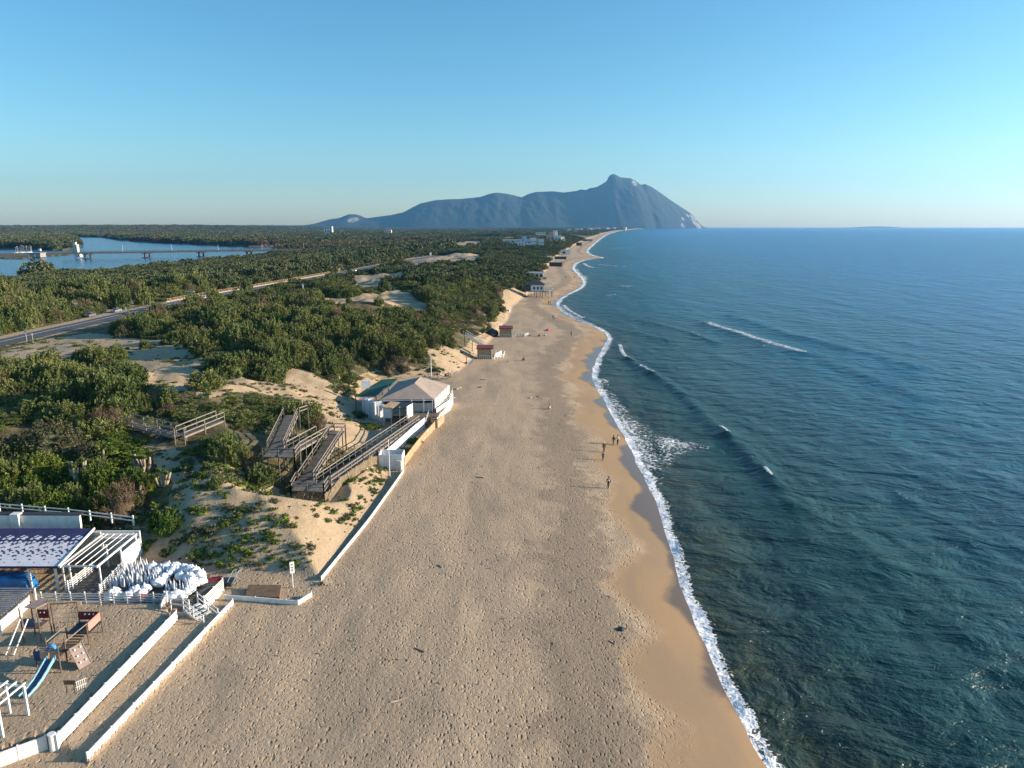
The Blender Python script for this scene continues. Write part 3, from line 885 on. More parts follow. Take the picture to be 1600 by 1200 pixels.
def bush_mesh(name, seed, mat, tufts=46, leaves=46, ll=0.17, lw=0.05, up=0.75, tl=0.34, spread=0.16, flat=0.0, trunk=None, lift=0.0):
    """a crown about 1 wide in radius and 1 tall: sprays of small leaves standing on an uneven dome"""
    rng = np.random.default_rng(seed)
    n = tufts
    th = rng.uniform(0, 2 * np.pi, n); cz = rng.uniform(0.02, 1.0, n) ** 0.8
    sr = np.sqrt(1 - cz ** 2)
    lob = 0.78 + 0.30 * vnoise(np.cos(th) * 1.6 + seed, np.sin(th) * 1.6 + cz * 2, seed) + rng.uniform(-0.1, 0.12, n)
    base = np.stack([np.cos(th) * sr, np.sin(th) * sr, cz], -1) * lob[:, None]
    base[:, 2] *= (1 - flat * 0.35)
    deep = rng.uniform(0, 1, n) < 0.25
    base[deep] *= 0.72
    out = base / (np.linalg.norm(base, axis=1)[:, None] + 1e-6)
    ax = out * (1 - up) + np.array([0.10, 0.0, 1.0]) * up + rng.normal(0, 0.22, (n, 3))
    ax /= np.linalg.norm(ax, axis=1)[:, None]
    m = n * leaves
    ti = np.repeat(np.arange(n), leaves)
    s = rng.uniform(-0.55, 1.0, m)
    wid = spread * np.sqrt(np.clip(1.05 - (s + 0.55) / 1.55, 0.05, 1))
    off = rng.normal(0, 1, (m, 3)); off /= np.linalg.norm(off, axis=1)[:, None]
    c = base[ti] - ax[ti] * (tl * 0.35) + ax[ti] * (s * tl)[:, None] + off * wid[:, None]
    dirv = ax[ti] * 0.7 + off * 0.65 + rng.normal(0, 0.25, (m, 3)); dirv /= np.linalg.norm(dirv, axis=1)[:, None]
    side = np.cross(dirv, rng.normal(0, 1, (m, 3))); side /= np.linalg.norm(side, axis=1)[:, None]
    L = ll * rng.uniform(0.6, 1.2, m)[:, None]; W = lw * rng.uniform(0.7, 1.3, m)[:, None]
    V = np.stack([c - dirv * L * 0.5, c + side * W, c + dirv * L * 0.6, c - side * W], 1)
    V = V.reshape(-1, 3)
    V[:, 2] = np.maximum(V[:, 2], -0.05)
    F = np.arange(m * 4).reshape(-1, 4)
    tt = np.clip(rng.beta(2, 2, n) * 0.85 + (rng.uniform(0, 1, n) < 0.05) * 0.3, 0, 1)
    tint = np.repeat(np.clip(tt[ti] + rng.uniform(-0.08, 0.08, m), 0, 1), 4)
    # boughs and leaves inside
    k1, k2 = 12, 6
    a = np.linspace(0, 2 * np.pi, k1, endpoint=False); e = np.linspace(0, 0.96, k2)
    A, E = np.meshgrid(a, e * np.pi / 2, indexing='xy')
    rr = 0.62 + 0.22 * vnoise(np.cos(A) * 1.6 + seed, np.sin(A) * 1.6 + E, seed)
    core = np.stack([np.cos(A) * np.cos(E) * rr, np.sin(A) * np.cos(E) * rr, np.sin(E) * rr * (1 - flat * 0.35) - 0.05], -1).reshape(-1, 3)
    ii = np.arange(k1 * k2).reshape(k2, k1)
    cf = np.stack([ii[:-1], np.roll(ii, -1, 1)[:-1], np.roll(ii, -1, 1)[1:], ii[1:]], -1).reshape(-1, 4)
    nv = len(V)
    V = np.vstack([V, core]); F = np.vstack([F, cf + nv]); tint = np.r_[tint, np.full(len(core), 0.35)]
    V[:, 2] += lift
    mi = np.zeros(len(F), int)
    return raw_mesh(name, V, F, [mat], tint, mi)

JUN = [bush_mesh('juniper_bush_%s' % w, 11 + k, M_JUN, 100, 62, 0.105, 0.024, 0.52, 0.30, 0.12) for k, w in enumerate(('a', 'b', 'c', 'd'))]
MAQ = [bush_mesh('scrub_bush_%s' % w, 31 + k, M_JUN, 110, 48, 0.085, 0.027, 0.45, 0.24, 0.13, 0.4) for k, w in enumerate(('a', 'b', 'c'))]
FAR = [bush_mesh('wood_crown_%s' % w, 51 + k, M_WOOD if k < 3 else M_BARE, 110, 16, 0.13, 0.055, 0.12, 0.14, 0.14, 0.5) for k, w in enumerate(('a', 'b', 'c', 'd'))]
LUSH = [bush_mesh('lush_bush_%s' % w, 71 + k, M_LUSH, 110, 44, 0.095, 0.032, 0.4, 0.22, 0.13, 0.3) for k, w in enumerate(('a', 'b'))]
DOME = [bush_mesh('dome_bush_%s' % w, 81 + k, M_GREY, 240, 26, 0.07, 0.020, 0.55, 0.12, 0.07, 0.2) for k, w in enumerate(('a', 'b'))]
DRYB = [bush_mesh('dry_bush', 91, M_DRY, 70, 34, 0.26, 0.010, 0.5, 0.4, 0.16)]
TUFT = [bush_mesh('dune_tuft_%s' % w, 95 + k, mm, 16, 16, 0.40, 0.07, 0.5, 0.4, 0.25, 0.5) for k, (w, mm) in enumerate((('a', M_LUSH), ('b', M_GREY), ('c', M_JUN)))]

def scatter(name, pts, scl, rot, idx, sources, label=None, kind='stuff'):
    """one object that carries many plants of the same mass"""
    me = bpy.data.meshes.new(name)
    me.vertices.add(len(pts)); me.vertices.foreach_set('co', np.asarray(pts, np.float32).reshape(-1))
    a = me.attributes.new('scl', 'FLOAT_VECTOR', 'POINT'); a.data.foreach_set('vector', np.asarray(scl, np.float32).reshape(-1))
    a = me.attributes.new('rot', 'FLOAT_VECTOR', 'POINT'); a.data.foreach_set('vector', np.asarray(rot, np.float32).reshape(-1))
    a = me.attributes.new('idx', 'INT', 'POINT'); a.data.foreach_set('value', np.asarray(idx, np.int32))
    o = bpy.data.objects.new(name, me); COL.objects.link(o)
    ng = bpy.data.node_groups.new(name, 'GeometryNodeTree')
    ng.interface.new_socket('Geometry', in_out='INPUT', socket_type='NodeSocketGeometry')
    ng.interface.new_socket('Geometry', in_out='OUTPUT', socket_type='NodeSocketGeometry')
    gi = ng.nodes.new('NodeGroupInput'); go = ng.nodes.new('NodeGroupOutput')
    g2i = ng.nodes.new('GeometryNodeGeometryToInstance')
    for s in reversed(sources):
        oi = ng.nodes.new('GeometryNodeObjectInfo'); oi.inputs['Object'].default_value = s
        ng.links.new(oi.outputs['Geometry'], g2i.inputs[0])
    m2p = ng.nodes.new('GeometryNodeMeshToPoints')
    iop = ng.nodes.new('GeometryNodeInstanceOnPoints')
    def na(nm, dt):
        n = ng.nodes.new('GeometryNodeInputNamedAttribute'); n.data_type = dt; n.inputs['Name'].default_value = nm
        return n.outputs['Attribute']
    ng.links.new(gi.outputs[0], m2p.inputs[0]); ng.links.new(m2p.outputs[0], iop.inputs['Points'])
    ng.links.new(g2i.outputs[0], iop.inputs['Instance'])
    iop.inputs['Pick Instance'].default_value = True
    ng.links.new(na('idx', 'INT'), iop.inputs['Instance Index'])
    ng.links.new(na('scl', 'FLOAT_VECTOR'), iop.inputs['Scale'])
    e2r = ng.nodes.new('FunctionNodeEulerToRotation')
    ng.links.new(na('rot', 'FLOAT_VECTOR'), e2r.inputs[0]); ng.links.new(e2r.outputs[0], iop.inputs['Rotation'])
    ng.links.new(iop.outputs[0], go.inputs[0])
    md = o.modifiers.new('plants', 'NODES'); md.node_group = ng
    tag(o, label, None, None, kind)
    return o

# places kept clear of scrub: the ways, the cafe, the club
def band(px_line, w):
    return (onpoly(px_line), w)
CLEAR = [onpoly(p) for p in [
    [(555, 640), (560, 600), (600, 590), (720, 590), (705, 640), (660, 700), (600, 690)],
    [(150, 905), (210, 852), (345, 880), (345, 930)],
    [(708, 560), (712, 520), (760, 530), (790, 545), (760, 580)], [(765, 520), (770, 500), (820, 505), (820, 525)],
    [(-20, 716), (-20, 668), (40, 652), (110, 660), (168, 692), (160, 716), (90, 722)],
]]
WALK = [np.array([G(*p) for p in L]) for L in [
    [(662, 655, 3.6), (480, 770, 4.6)], [(480, 765, 4.6), (530, 678, 6.6)], [(425, 725, 7.4), (450, 655, 8.6)],
    [(198, 655, 9.3), (285, 680, 8.8)], [(285, 680, 8.8), (345, 655, 8.8)]]]
WALKW = [2.0, 2.2, 2.4, 1.2, 1.2]
RAILP = np.array([G(-60, 792, 5.2), G(0, 797, 5.2), G(212, 816, 5.0)])

def blocked(x, y, r):
    k = np.zeros(x.shape, bool)
    for P in CLEAR: k |= inside(x, y, P)
    for L, w in zip(WALK, WALKW): k |= seg_dist(x, y, L) < w + 0.55 * r
    k |= seg_dist(x, y, RAILP) < 0.9 + 0.6 * r
    return k

def hides(x, y, z, h, r, frac=(0.45, 0.8, 1.0)):
    """would a plant this tall stand between the drone and open sand or road that the photograph shows?"""
    k = np.zeros(x.shape, bool); q = np.zeros(x.shape, bool)
    for f in frac:
        s = (CAM_H - z) / np.maximum(CAM_H - z - h * f, 1.0)
        X, Y = x * s, y * s
        for P in BARE: k |= inside(X, Y, P) & (seg_dist(X, Y, P, True) > 0.5)
        d = seg_dist(X, Y, ROAD)
        q |= (d < 4.0) & (Y < 700)
    return k, q

def candidates(y0, y1, sp, u0, u1, seed, grow=0.0):
    rng = np.random.default_rng(seed)
    X, Y = [], []
    y = y0
    while y < y1:
        s = sp * (1 + grow * max(0, y - y0) / 100.0)
        xs = np.arange(u0 * y, u1 * y, s)
        X.append(xs + rng.uniform(-0.5, 0.5, len(xs)) * s); Y.append(y + rng.uniform(-0.5, 0.5, len(xs)) * s)
        y += s
    return np.concatenate(X), np.concatenate(Y), rng

def plant_near():
    x, y, rng = candidates(62, 330, 2.05, -1.05, 0.10, 5)
    z, sd, d, land, dr, lg = height(x, y)
    bare = bare_mask(x, y)
    dens = fbm(x / 14, y / 14, 3, 77)
    big = rng.uniform(0, 1, len(x))
    r = 1.15 + 2.2 * big ** 2.0
    xr = np.interp(y, ROAD[:, 1], ROAD[:, 0])
    behind = (x < xr)
    r = np.where(behind, r * 1.35, r)
    # low growth on the edge towards the beach, taller further back
    edge = np.clip(d / 16.0, 0.35, 1.0)
    r *= np.where(d < 16, 0.6 + 0.4 * edge, 1)
    ok = land & ~lg & (d > 2.2) & (dr > np.where(behind, 8.0, np.where(y < 218, 20.0, np.where(y < 236, 11.0, 7.0))) + 0.7 * r) & ~blocked(x, y, r)
    e = np.full(len(x), 1e9)
    for P in BARE: e = np.minimum(e, seg_dist(x, y, P, True))
    ok &= ~(bare & (e > 0.25 * r) & (rng.uniform(0, 1, len(x)) > 0.012))
    ok &= ~((d < 7) & (rng.uniform(0, 1, len(x)) < 0.55) & (y < 420))
    ok &= ~((dens < 0.36) & (rng.uniform(0, 1, len(x)) < 0.6))
    x, y, z, r, d, behind = [a[ok] for a in (x, y, z, r, d, behind)]
    h = r * rng.uniform(0.85, 1.25, len(x)) * (0.30 + 1.30 * sstep(0.25, 0.75, fbm(x / 15, y / 18, 3, 29))) * np.where(behind, 1.45, 1.0)
    k, q = hides(x, y, z, h, r)
    xr = np.interp(y, ROAD[:, 1], ROAD[:, 0])
    hid = (k & (rng.uniform(0, 1, len(x)) < 0.93)) | (q & (x > xr) & ((rng.uniform(0, 1, len(x)) < 0.92) | (y < 240)))
    return tuple(a[~hid] for a in (x, y, z, r, h, d, behind)) + (rng,)

def put(name, me, x, y, z, sc, rz, label, cat, group=None, tilt=(0, 0)):
    o = bpy.data.objects.new(name, me); COL.objects.link(o)
    o.location = (x, y, z - 0.12); o.scale = sc; o.rotation_euler = (tilt[0], tilt[1], rz)
    return tag(o, label, cat, group)

def grow():
    x, y, z, r, h, d, behind, rng = plant_near()
    n = len(x)
    rz = rng.uniform(0, 6.28, n)
    tlt = rng.normal(0, 0.09, (n, 2)); tlt[:, 1] -= 0.06
    u = x / (y + 8)
    kindv = rng.integers(0, 7, n)
    lushz = (y < 92) & (x < -37)
    srcs = []
    # the ones that show largest stand as plants of their own
    size = r / np.hypot(x, y)
    size = np.where((u < -0.74) | (u > 0.1), 0, size)
    order = np.argsort(-size)
    chosen = np.zeros(n, bool)
    quota = {'lush': 70, 'walk': 70, 'ridge': 150}
    ridge_n = 0
    for i in order:
        zone = 'lush' if lushz[i] else ('walk' if y[i] < 125 else 'ridge')
        if quota[zone] <= 0 or size[i] <= 0: continue
        quota[zone] -= 1; chosen[i] = True
        sc = (r[i], r[i], h[i])
        if zone == 'lush':
            me = [LUSH[0], LUSH[1], LUSH[0], JUN[0], LUSH[1], MAQ[0], LUSH[1]][kindv[i]]
            o = put('green_bush', me, x[i], y[i], z[i], sc, rz[i], 'leafy bright green bush massed in the thicket above the white rail fence', 'bush', 'leafy bushes behind the beach club', tlt[i])
        elif zone == 'walk':
            me = (JUN + MAQ)[kindv[i]]
            o = put('juniper_bush', me, x[i], y[i], z[i], sc, rz[i], 'dark green juniper bush massed on the dune around the zigzag boardwalk', 'bush', 'junipers around the boardwalk', tlt[i])
        else:
            me = (JUN + MAQ)[kindv[i]]
            o = put('dune_juniper', me, x[i], y[i], z[i], sc, rz[i], 'olive green juniper massed on the dune ridge between the road and the beach', 'bush', 'junipers on the dune ridge', tlt[i])
        srcs.append(o)
    extra = []
    for m_, pxy, lab in ((DOME[0], (610, 575), 'grey-green rounded bush low on the dune bank above the cafe'), (DRYB[0], (628, 570), 'brown twiggy bush low on the dune bank above the cafe')):
        q = on(*pxy); extra.append(put('bank_bush', m_, q.x, q.y, q.z, (2.2, 2.2, 1.8), 0.5, lab, 'bush'))
    srcs += extra
    by_mesh = {}
    for o in srcs: by_mesh.setdefault(o.data.name, o)
    full = JUN + MAQ + LUSH + [DOME[0], DRYB[0]]
    src = [by_mesh[m.name] for m in full if m.name in by_mesh]
    names = [o.data.name for o in src]
    pick = {k: [names.index(m.name) for m in L if m.name in names] for k, L in (('j', JUN + MAQ), ('l', LUSH))}
    rest = np.nonzero(~chosen)[0]
    idx = np.array([pick['l'][kindv[i] % len(pick['l'])] if lushz[i] else pick['j'][kindv[i] % len(pick['j'])] for i in rest])
    a_, b_ = names.index(DOME[0].name), names.index(DRYB[0].name)
    bank = np.exp(-(d[rest] / 13.0) ** 2) * sstep(108, 130, y[rest]) * sstep(420, 250, y[rest])
    pr = rng.uniform(0, 1, len(rest))
    idx = np.where(pr < 0.05 + 0.30 * bank, a_, np.where(pr < 0.09 + 0.55 * bank, b_, idx))
    scatter('dune_scrub', np.stack([x, y, z - 0.12], -1)[rest], np.stack([r, r, h], -1)[rest],
            np.stack([tlt[:, 0], tlt[:, 1], rz], -1)[rest], idx, src, 'low green scrub covering the dunes and both sides of the road')
    return src
SRC = grow()

def wood():
    """everything farther off: scrub of the dune strip, then the woods round the lagoon and the plain"""
    first = put('wood_crown', FAR[0], *G(92, 420, 5.5), 0, (1, 1, 1), 0, None, None)
    bpy.data.objects.remove(first)
    PX, PY, PZ, RR, HH, ID = [], [], [], [], [], []
    def add(x, y, z, r, h, rng):
        PX.append(x); PY.append(y); PZ.append(z - 0.3); RR.append(r); HH.append(h); ID.append(np.where((fbm(x / 190, y / 260, 3, 88) > 0.60) & (y > 900) & (x < -60) & (rng.uniform(0, 1, len(x)) < 0.75), 3, rng.integers(0, 3, len(x))))
    for (a, b, sp, g_, u0, u1, seed) in ((330, 760, 4.2, 0.12, -1.0, 0.12, 21), (760, 2000, 8.5, 0.07, -0.95, 0.16, 22), (2000, 4600, 19, 0.035, -0.9, 0.2, 23), (4600, 9400, 48, 0.02, -0.85, 0.2, 24)):
        x, y, rng = candidates(a, b, sp, u0, u1, seed, g_)
        z, sd, d, land, dr, lg = height(x, y)
        loc = sp * (1 + g_ * (y - a) / 100)
        r = loc * (0.55 + 0.75 * rng.uniform(0, 1, len(x)) ** 1.6)
        bare = bare_mask(x, y)
        xr = np.interp(y, ROAD[:, 1], ROAD[:, 0])
        behind = x < xr - 4
        dl = seg_dist(x, y, LAGOON, True)
        ok = land & ~lg & (d > 0.5 * r + 1) & (dl > 0.45 * r) & ~(bare & (rng.uniform(0, 1, len(x)) > 0.04)) & ~inside(x, y, QUAY)
        ok &= (dr > 6.8 + 0.7 * r) | (y > 740)
        dens = fbm(x / 120, y / 160, 3, 19)
        ok &= ~((dens < 0.42) & (rng.uniform(0, 1, len(x)) < 0.5) & ~behind)
        fields = (y > 1700) & (x > -900) & (fbm(x / 500, y / 220, 2, 55) < 0.45)
        ok &= ~fields
        h = np.where(behind, 1.6 + r * rng.uniform(0.7, 1.3, len(x)), np.minimum(r * 0.8, 3.4) * rng.uniform(0.8, 1.3, len(x)))
        h = np.where(y > 900, rng.uniform(6, 13, len(x)), h)
        h = np.where((y > 900) & (x > -160 + 0 * y) & (d < 260), rng.uniform(3, 7, len(x)), h)
        h *= 0.65 + 0.7 * fbm(x / 60, y / 80, 2, 3)
        h *= np.where(y < 900, 1 - 0.5 * np.exp(-(dl / 110.0) ** 2), 1)
        # islet woods by the bridge
        if a < 2000:
            k, q = hides(x, y, z, h, r)
            ok &= ~(k & (rng.uniform(0, 1, len(x)) < 0.9)) & ~(q & (x > xr) & (rng.uniform(0, 1, len(x)) < 0.75))
        add(x[ok], y[ok], z[ok], r[ok], h[ok], rng)
    x, y, z, r, h, idx = [np.concatenate(a) for a in (PX, PY, PZ, RR, HH, ID)]
    rng = np.random.default_rng(9)
    # a few crowns of the near wood stand as trees of their own
    src = []
    far_first = np.nonzero((y > 480) & (y < 760) & (h > 4.6) & (x / y > -0.73) & (x / y < -0.2))[0]
    far_first = far_first[np.argsort(y[far_first])][:60]
    for j, i in enumerate(far_first):
        t = thing('lagoon_tree', (x[i], y[i], z[i]), 'dark evergreen tree in the belt of wood between the road and the lagoon', 'tree', 'trees between road and lagoon')
        if j < 4:
            o = bpy.data.objects.new('crown', FAR[j]); COL.objects.link(o)
            tr = MB().tube((0, 0, -0.5), (0.05, 0.02, 0.6), 0.07, 0.04, 6)
            tr.v = [tuple(v) for v in tr.v]
            k = tr.build('trunk', M_BARK)
            src.append((o, k.data))
        else:
            o = bpy.data.objects.new('crown', FAR[j % 4]); COL.objects.link(o)
            k = bpy.data.objects.new('trunk', src[j % 4][1]); COL.objects.link(k)
        for q in (o, k): q.parent = t
        t.scale = (r[i] * 1.1, r[i] * 1.1, h[i]); t.rotation_euler = (0, 0, rng.uniform(0, 6.28))
    keep = np.ones(len(x), bool); keep[far_first] = False
    rot = np.stack([0 * x, 0 * x, rng.uniform(0, 6.28, len(x))], -1)
    scatter('woodland', np.stack([x, y, z], -1)[keep], np.stack([r, r, h], -1)[keep], rot[keep], idx[keep], [s[0] for s in src],
            'dense dark woodland around the lagoon and along the coast to the mountain')
    print('wood', len(x))
wood()

def lone(name, px, py, me, r, h, label, cat='bush', sink=0.12, rz=0.0):
    p = on(px, py)
    return put(name, me, p.x, p.y, p.z - sink + 0.12, (r, r, h), rz, label, cat)
lone('juniper_bush', 322, 603, JUN[1], 3.0, 2.5, 'round juniper bush standing by itself on bare sand right of the sandy track')
lone('juniper_bush', 408, 755, JUN[2], 2.1, 2.6, 'dark juniper bush below the upper boardwalk flight, left of the big landing')
lone('juniper_bush', 492, 705, JUN[3], 1.7, 2.6, 'yellowish green juniper squeezed between the two boardwalk flights', rz=1.0)
lone('juniper_bush', 330, 706, MAQ[1], 2.4, 1.2, 'low spreading bush on the sand just below the corner of the side boardwalk')
lone('umbrella_pine', 62, 430, FAR[1], 12, 13, 'broad round pine rising dark against the lagoon water at its near shore', 'tree')
lone('dome_bush', 78, 700, DOME[0], 3.9, 3.6, 'largest smooth grey-green domed bush above the pale trunks', rz=0.4)
lone('dome_bush', 18, 712, DOME[1], 3.2, 2.9, 'smooth grey-green domed bush at the left edge of the photo')
lone('dome_bush', 104, 706, DOME[0], 2.1, 2.5, 'brownish domed bush leaning on the right of the largest dome', rz=2.0)
lone('dome_bush', 146, 712, DOME[1], 2.3, 1.9, 'lower domed bush right of the other domes, beside the sandy path', rz=1.0)
lone('ground_cover', 572, 668, LUSH[0], 2.6, 0.7, 'low dark green patch on the sand left of the white cabin panels')
lone('ground_cover', 556, 648, LUSH[1], 2.2, 0.6, 'low green patch higher up the sand, away from the cabin panels')
lone('ground_cover', 634, 708, LUSH[1], 1.3, 1.0, 'green plants between the ramp wall and the tan screen, nearest the container')
lone('ground_cover', 647, 692, LUSH[0], 1.3, 1.0, 'green plants between the ramp wall and the tan screen, nearer the cafe steps')
lone('dry_bush', 193, 800, DRYB[0], 2.7, 3.2, 'leafless brown bush of dry twigs at the foot of the sandy slope')
lone('dry_bush', 170, 668, DRYB[0], 2.6, 2.6, 'brown half-dry bush left of the side boardwalk', rz=2.0)
lone('dry_bush', 500, 672, DRYB[0], 1.3, 2.0, 'thin brown dry bush behind the landing of the boardwalk', rz=1.2)

def pale_clump(px, py, n, h, spread, label, seed, green=True):
    rng = random.Random(seed)
    p = on(px, py)
    t = thing('pale_trunk_clump', p, label, 'dead plant')
    m = MB(); top = []
    for k in range(n):
        a = (k / max(1, n - 1) - 0.5) * spread
        b = p + Vector((a * 0.5 + rng.uniform(-.1, .1), rng.uniform(-0.4, 0.4), -0.2))
        e = b + Vector((a * 0.5 + rng.uniform(-0.25, 0.25), rng.uniform(-0.3, 0.3), h * rng.uniform(0.7, 1.1)))
        q = b.lerp(e, 0.5) + Vector((rng.uniform(-.12, .12), 0, 0))
        m.tube(b, q, 0.15, 0.21, 7); m.tube(q, e, 0.21, 0.12, 7); top.append(e)
    m.build('trunk', M_PALE, t, True)
    if green:
        for e in top[::2]:
            o = bpy.data.objects.new('leaf_tuft', TUFT[0]); COL.objects.link(o); o.parent = t
            o.location = e - p - Vector((0, 0, 0.1)); o.scale = (0.42, 0.42, 0.5)
pale_clump(124, 757, 8, 3.0, 2.2, 'big clump of pale bare trunks in the middle of the green thicket', 1)
pale_clump(160, 722, 2, 2.0, 0.6, 'two thin pale trunks with a green tuft above the thicket', 2)
pale_clump(222, 738, 6, 2.3, 1.8, 'clump of pale bare trunks on the edge of the sandy path', 3)
pale_clump(257, 757, 6, 1.9, 1.4, 'small clump of pale bare trunks on the sandy slope', 4)
pale_clump(220, 778, 3, 1.6, 0.7, 'short pale stumps beside the dry brown bush', 5, False)

def tufts():
    """grass and creepers on the sandy slopes"""
    rng = np.random.default_rng(41)
    x, y, rng = candidates(58, 190, 0.62, -0.75, 0.03, 44)
    z, sd, d, land, dr, lg = height(x, y)
    bare = bare_mask(x, y)
    cl = fbm(x / 5.5, y / 5.5, 3, 12)
    near_foot = np.exp(-d / 6)
    left = sstep(-22, -34, x) * sstep(92, 80, y)
    p = np.where(land & (d > 0.3), sstep(0.50 - 0.12 * left, 0.66 - 0.12 * left, cl) * 0.85 + 0.04 + 0.22 * left, 0)
    p = np.where(bare & (y > 100), p * 0.35, p)
    ok = (rng.uniform(0, 1, len(x)) < p) & (dr > 6) & ~lg
    for L, w in zip(WALK, WALKW): ok &= seg_dist(x, y, L) > w * 0.6
    ok &= ~inside(x, y, CLEAR[0]) | (d > 10)
    x, y, z = x[ok], y[ok], z[ok]
    r = (0.14 + 0.5 * rng.uniform(0, 1, len(x)) ** 2) * (1 + 0.5 * sstep(-24, -34, x) * sstep(92, 80, y)); h = r * rng.uniform(0.5, 1.0, len(x))
    src = []
    for k, (px, py, lab) in enumerate(((388, 862, 'small green tuft of grass on the sandy slope, nearest the white beach edging'), (352, 790, 'grey tuft of dry grass high on the sandy slope'), (520, 800, 'dark green creeper patch on the flat below the bamboo fence'))):
        q = on(px, py)
        src.append(put('dune_tuft', TUFT[k], q.x, q.y, q.z, (0.7, 0.7, 0.5), k, lab, 'tuft'))
    scatter('dune_grass', np.stack([x, y, z - 0.05], -1), np.stack([r, r, h], -1), np.stack([0 * x, 0 * x, rng.uniform(0, 6.28, len(x))], -1),
            rng.choice(3, len(x), p=[0.4, 0.4, 0.2]), src, 'patchy grass and creepers on the sandy dune slopes')
tufts()

# ---------------------------------------------------------------- things people built
WHITE = paint('white_paint', (0.72, 0.72, 0.70), 0.55, 0.07, 0.9, dirt=(0.50, 0.47, 0.41))
WHITE2 = paint('white_plastic', (0.76, 0.77, 0.78), 0.45, 0.06, 1.4, dirt=(0.60, 0.60, 0.58))
GREYW = paint('weathered_wood', (0.155, 0.135, 0.115), 0.9, 0.3, 2.2, dirt=(0.10, 0.085, 0.07), bumpd=0.01)
RAILW = paint('pale_grey_wood', (0.235, 0.21, 0.185), 0.85, 0.25, 2.6, dirt=(0.18, 0.15, 0.12))
BROWN = paint('brown_wood', (0.17, 0.105, 0.06), 0.85, 0.3, 2.0, dirt=(0.09, 0.06, 0.04), bumpd=0.01)
TANW = paint('tan_wood', (0.38, 0.27, 0.16), 0.85, 0.25, 1.6, dirt=(0.24, 0.17, 0.10))
TANROOF = paint('tan_canvas', (0.36, 0.285, 0.235), 0.85, 0.10, 0.5, dirt=(0.27, 0.21, 0.17))
GREEN = paint('green_canvas', (0.010, 0.085, 0.058), 0.7, 0.2, 0.7)
DARK = paint('dark_metal', (0.035, 0.036, 0.04), 0.5, 0.2, 2.0)
NAVY = paint('navy_shingle', (0.020, 0.020, 0.090), 0.75, 0.2, 1.0)
SHINGW = paint('white_shingle', (0.62, 0.62, 0.66), 0.75, 0.08, 2.0, dirt=(0.5, 0.5, 0.52))
REDROOF = paint('red_roof', (0.17, 0.032, 0.026), 0.8, 0.2, 1.2)
REDP = paint('maroon_panel', (0.19, 0.022, 0.028), 0.55, 0.15, 2.0)
PINKP = paint('faded_red_panel', (0.52, 0.23, 0.19), 0.6, 0.2, 2.5)
BLUEP = paint('blue_plastic', (0.015, 0.055, 0.15), 0.35, 0.15, 1.2)
LBLUE = paint('light_blue_plastic', (0.22, 0.42, 0.52), 0.4, 0.12, 1.5)
BRIGHTB = paint('bright_blue_plastic', (0.06, 0.24, 0.50), 0.4, 0.12, 1.5)
TARP = paint('blue_tarpaulin', (0.008, 0.13, 0.36), 0.4, 0.35, 1.1)
CONC = paint('concrete', (0.30, 0.29, 0.275), 0.9, 0.15, 0.4, dirt=(0.17, 0.16, 0.145))
STEEL = paint('galvanised_steel', (0.42, 0.43, 0.44), 0.45, 0.15, 2.0, 0.5)
GLASS = paint('dark_glass', (0.02, 0.028, 0.036), 0.12, 0.2, 1.0)
BOARD = paint('climbing_board', (0.30, 0.225, 0.19), 0.8, 0.15, 1.5)
TIMB = paint('play_timber', (0.115, 0.085, 0.062), 0.85, 0.3, 2.5)
ORANGE = paint('orange_cover', (0.55, 0.085, 0.03), 0.6, 0.25, 1.6)
BAGW = paint('white_sack', (0.74, 0.76, 0.80), 0.5, 0.10, 2.0, dirt=(0.60, 0.62, 0.66))
PINKW = paint('pink_render', (0.72, 0.43, 0.32), 0.85, 0.1, 0.3)
CREAM = paint('cream_render', (0.58, 0.54, 0.47), 0.85, 0.1, 0.3)
BLUEW = paint('pale_blue_render', (0.40, 0.50, 0.62), 0.85, 0.1, 0.3)
TERRA = paint('terracotta', (0.26, 0.12, 0.075), 0.85, 0.2, 0.5)
BAMB = paint('bamboo_screen', (0.33, 0.265, 0.175), 0.9, 0.3, 3.0, dirt=(0.20, 0.15, 0.09))
DRIFT = paint('driftwood', (0.42, 0.36, 0.29), 0.9, 0.25, 2.0)
DECKF = paint('deck_floor', (0.13, 0.105, 0.085), 0.9, 0.25, 1.8, dirt=(0.22, 0.17, 0.11))

def P3(px, py, z): return G3(px, py, z)

def along(pts, step):
    out = []
    for a, b in zip(pts[:-1], pts[1:]):
        n = max(1, int(round((b - a).length / step)))
        out += [a.lerp(b, k / n) for k in range(n)]
    return out + [pts[-1]]

def drop(p, dz=0.0):
    return Vector((p.x, p.y, hz(p.x, p.y) + dz))

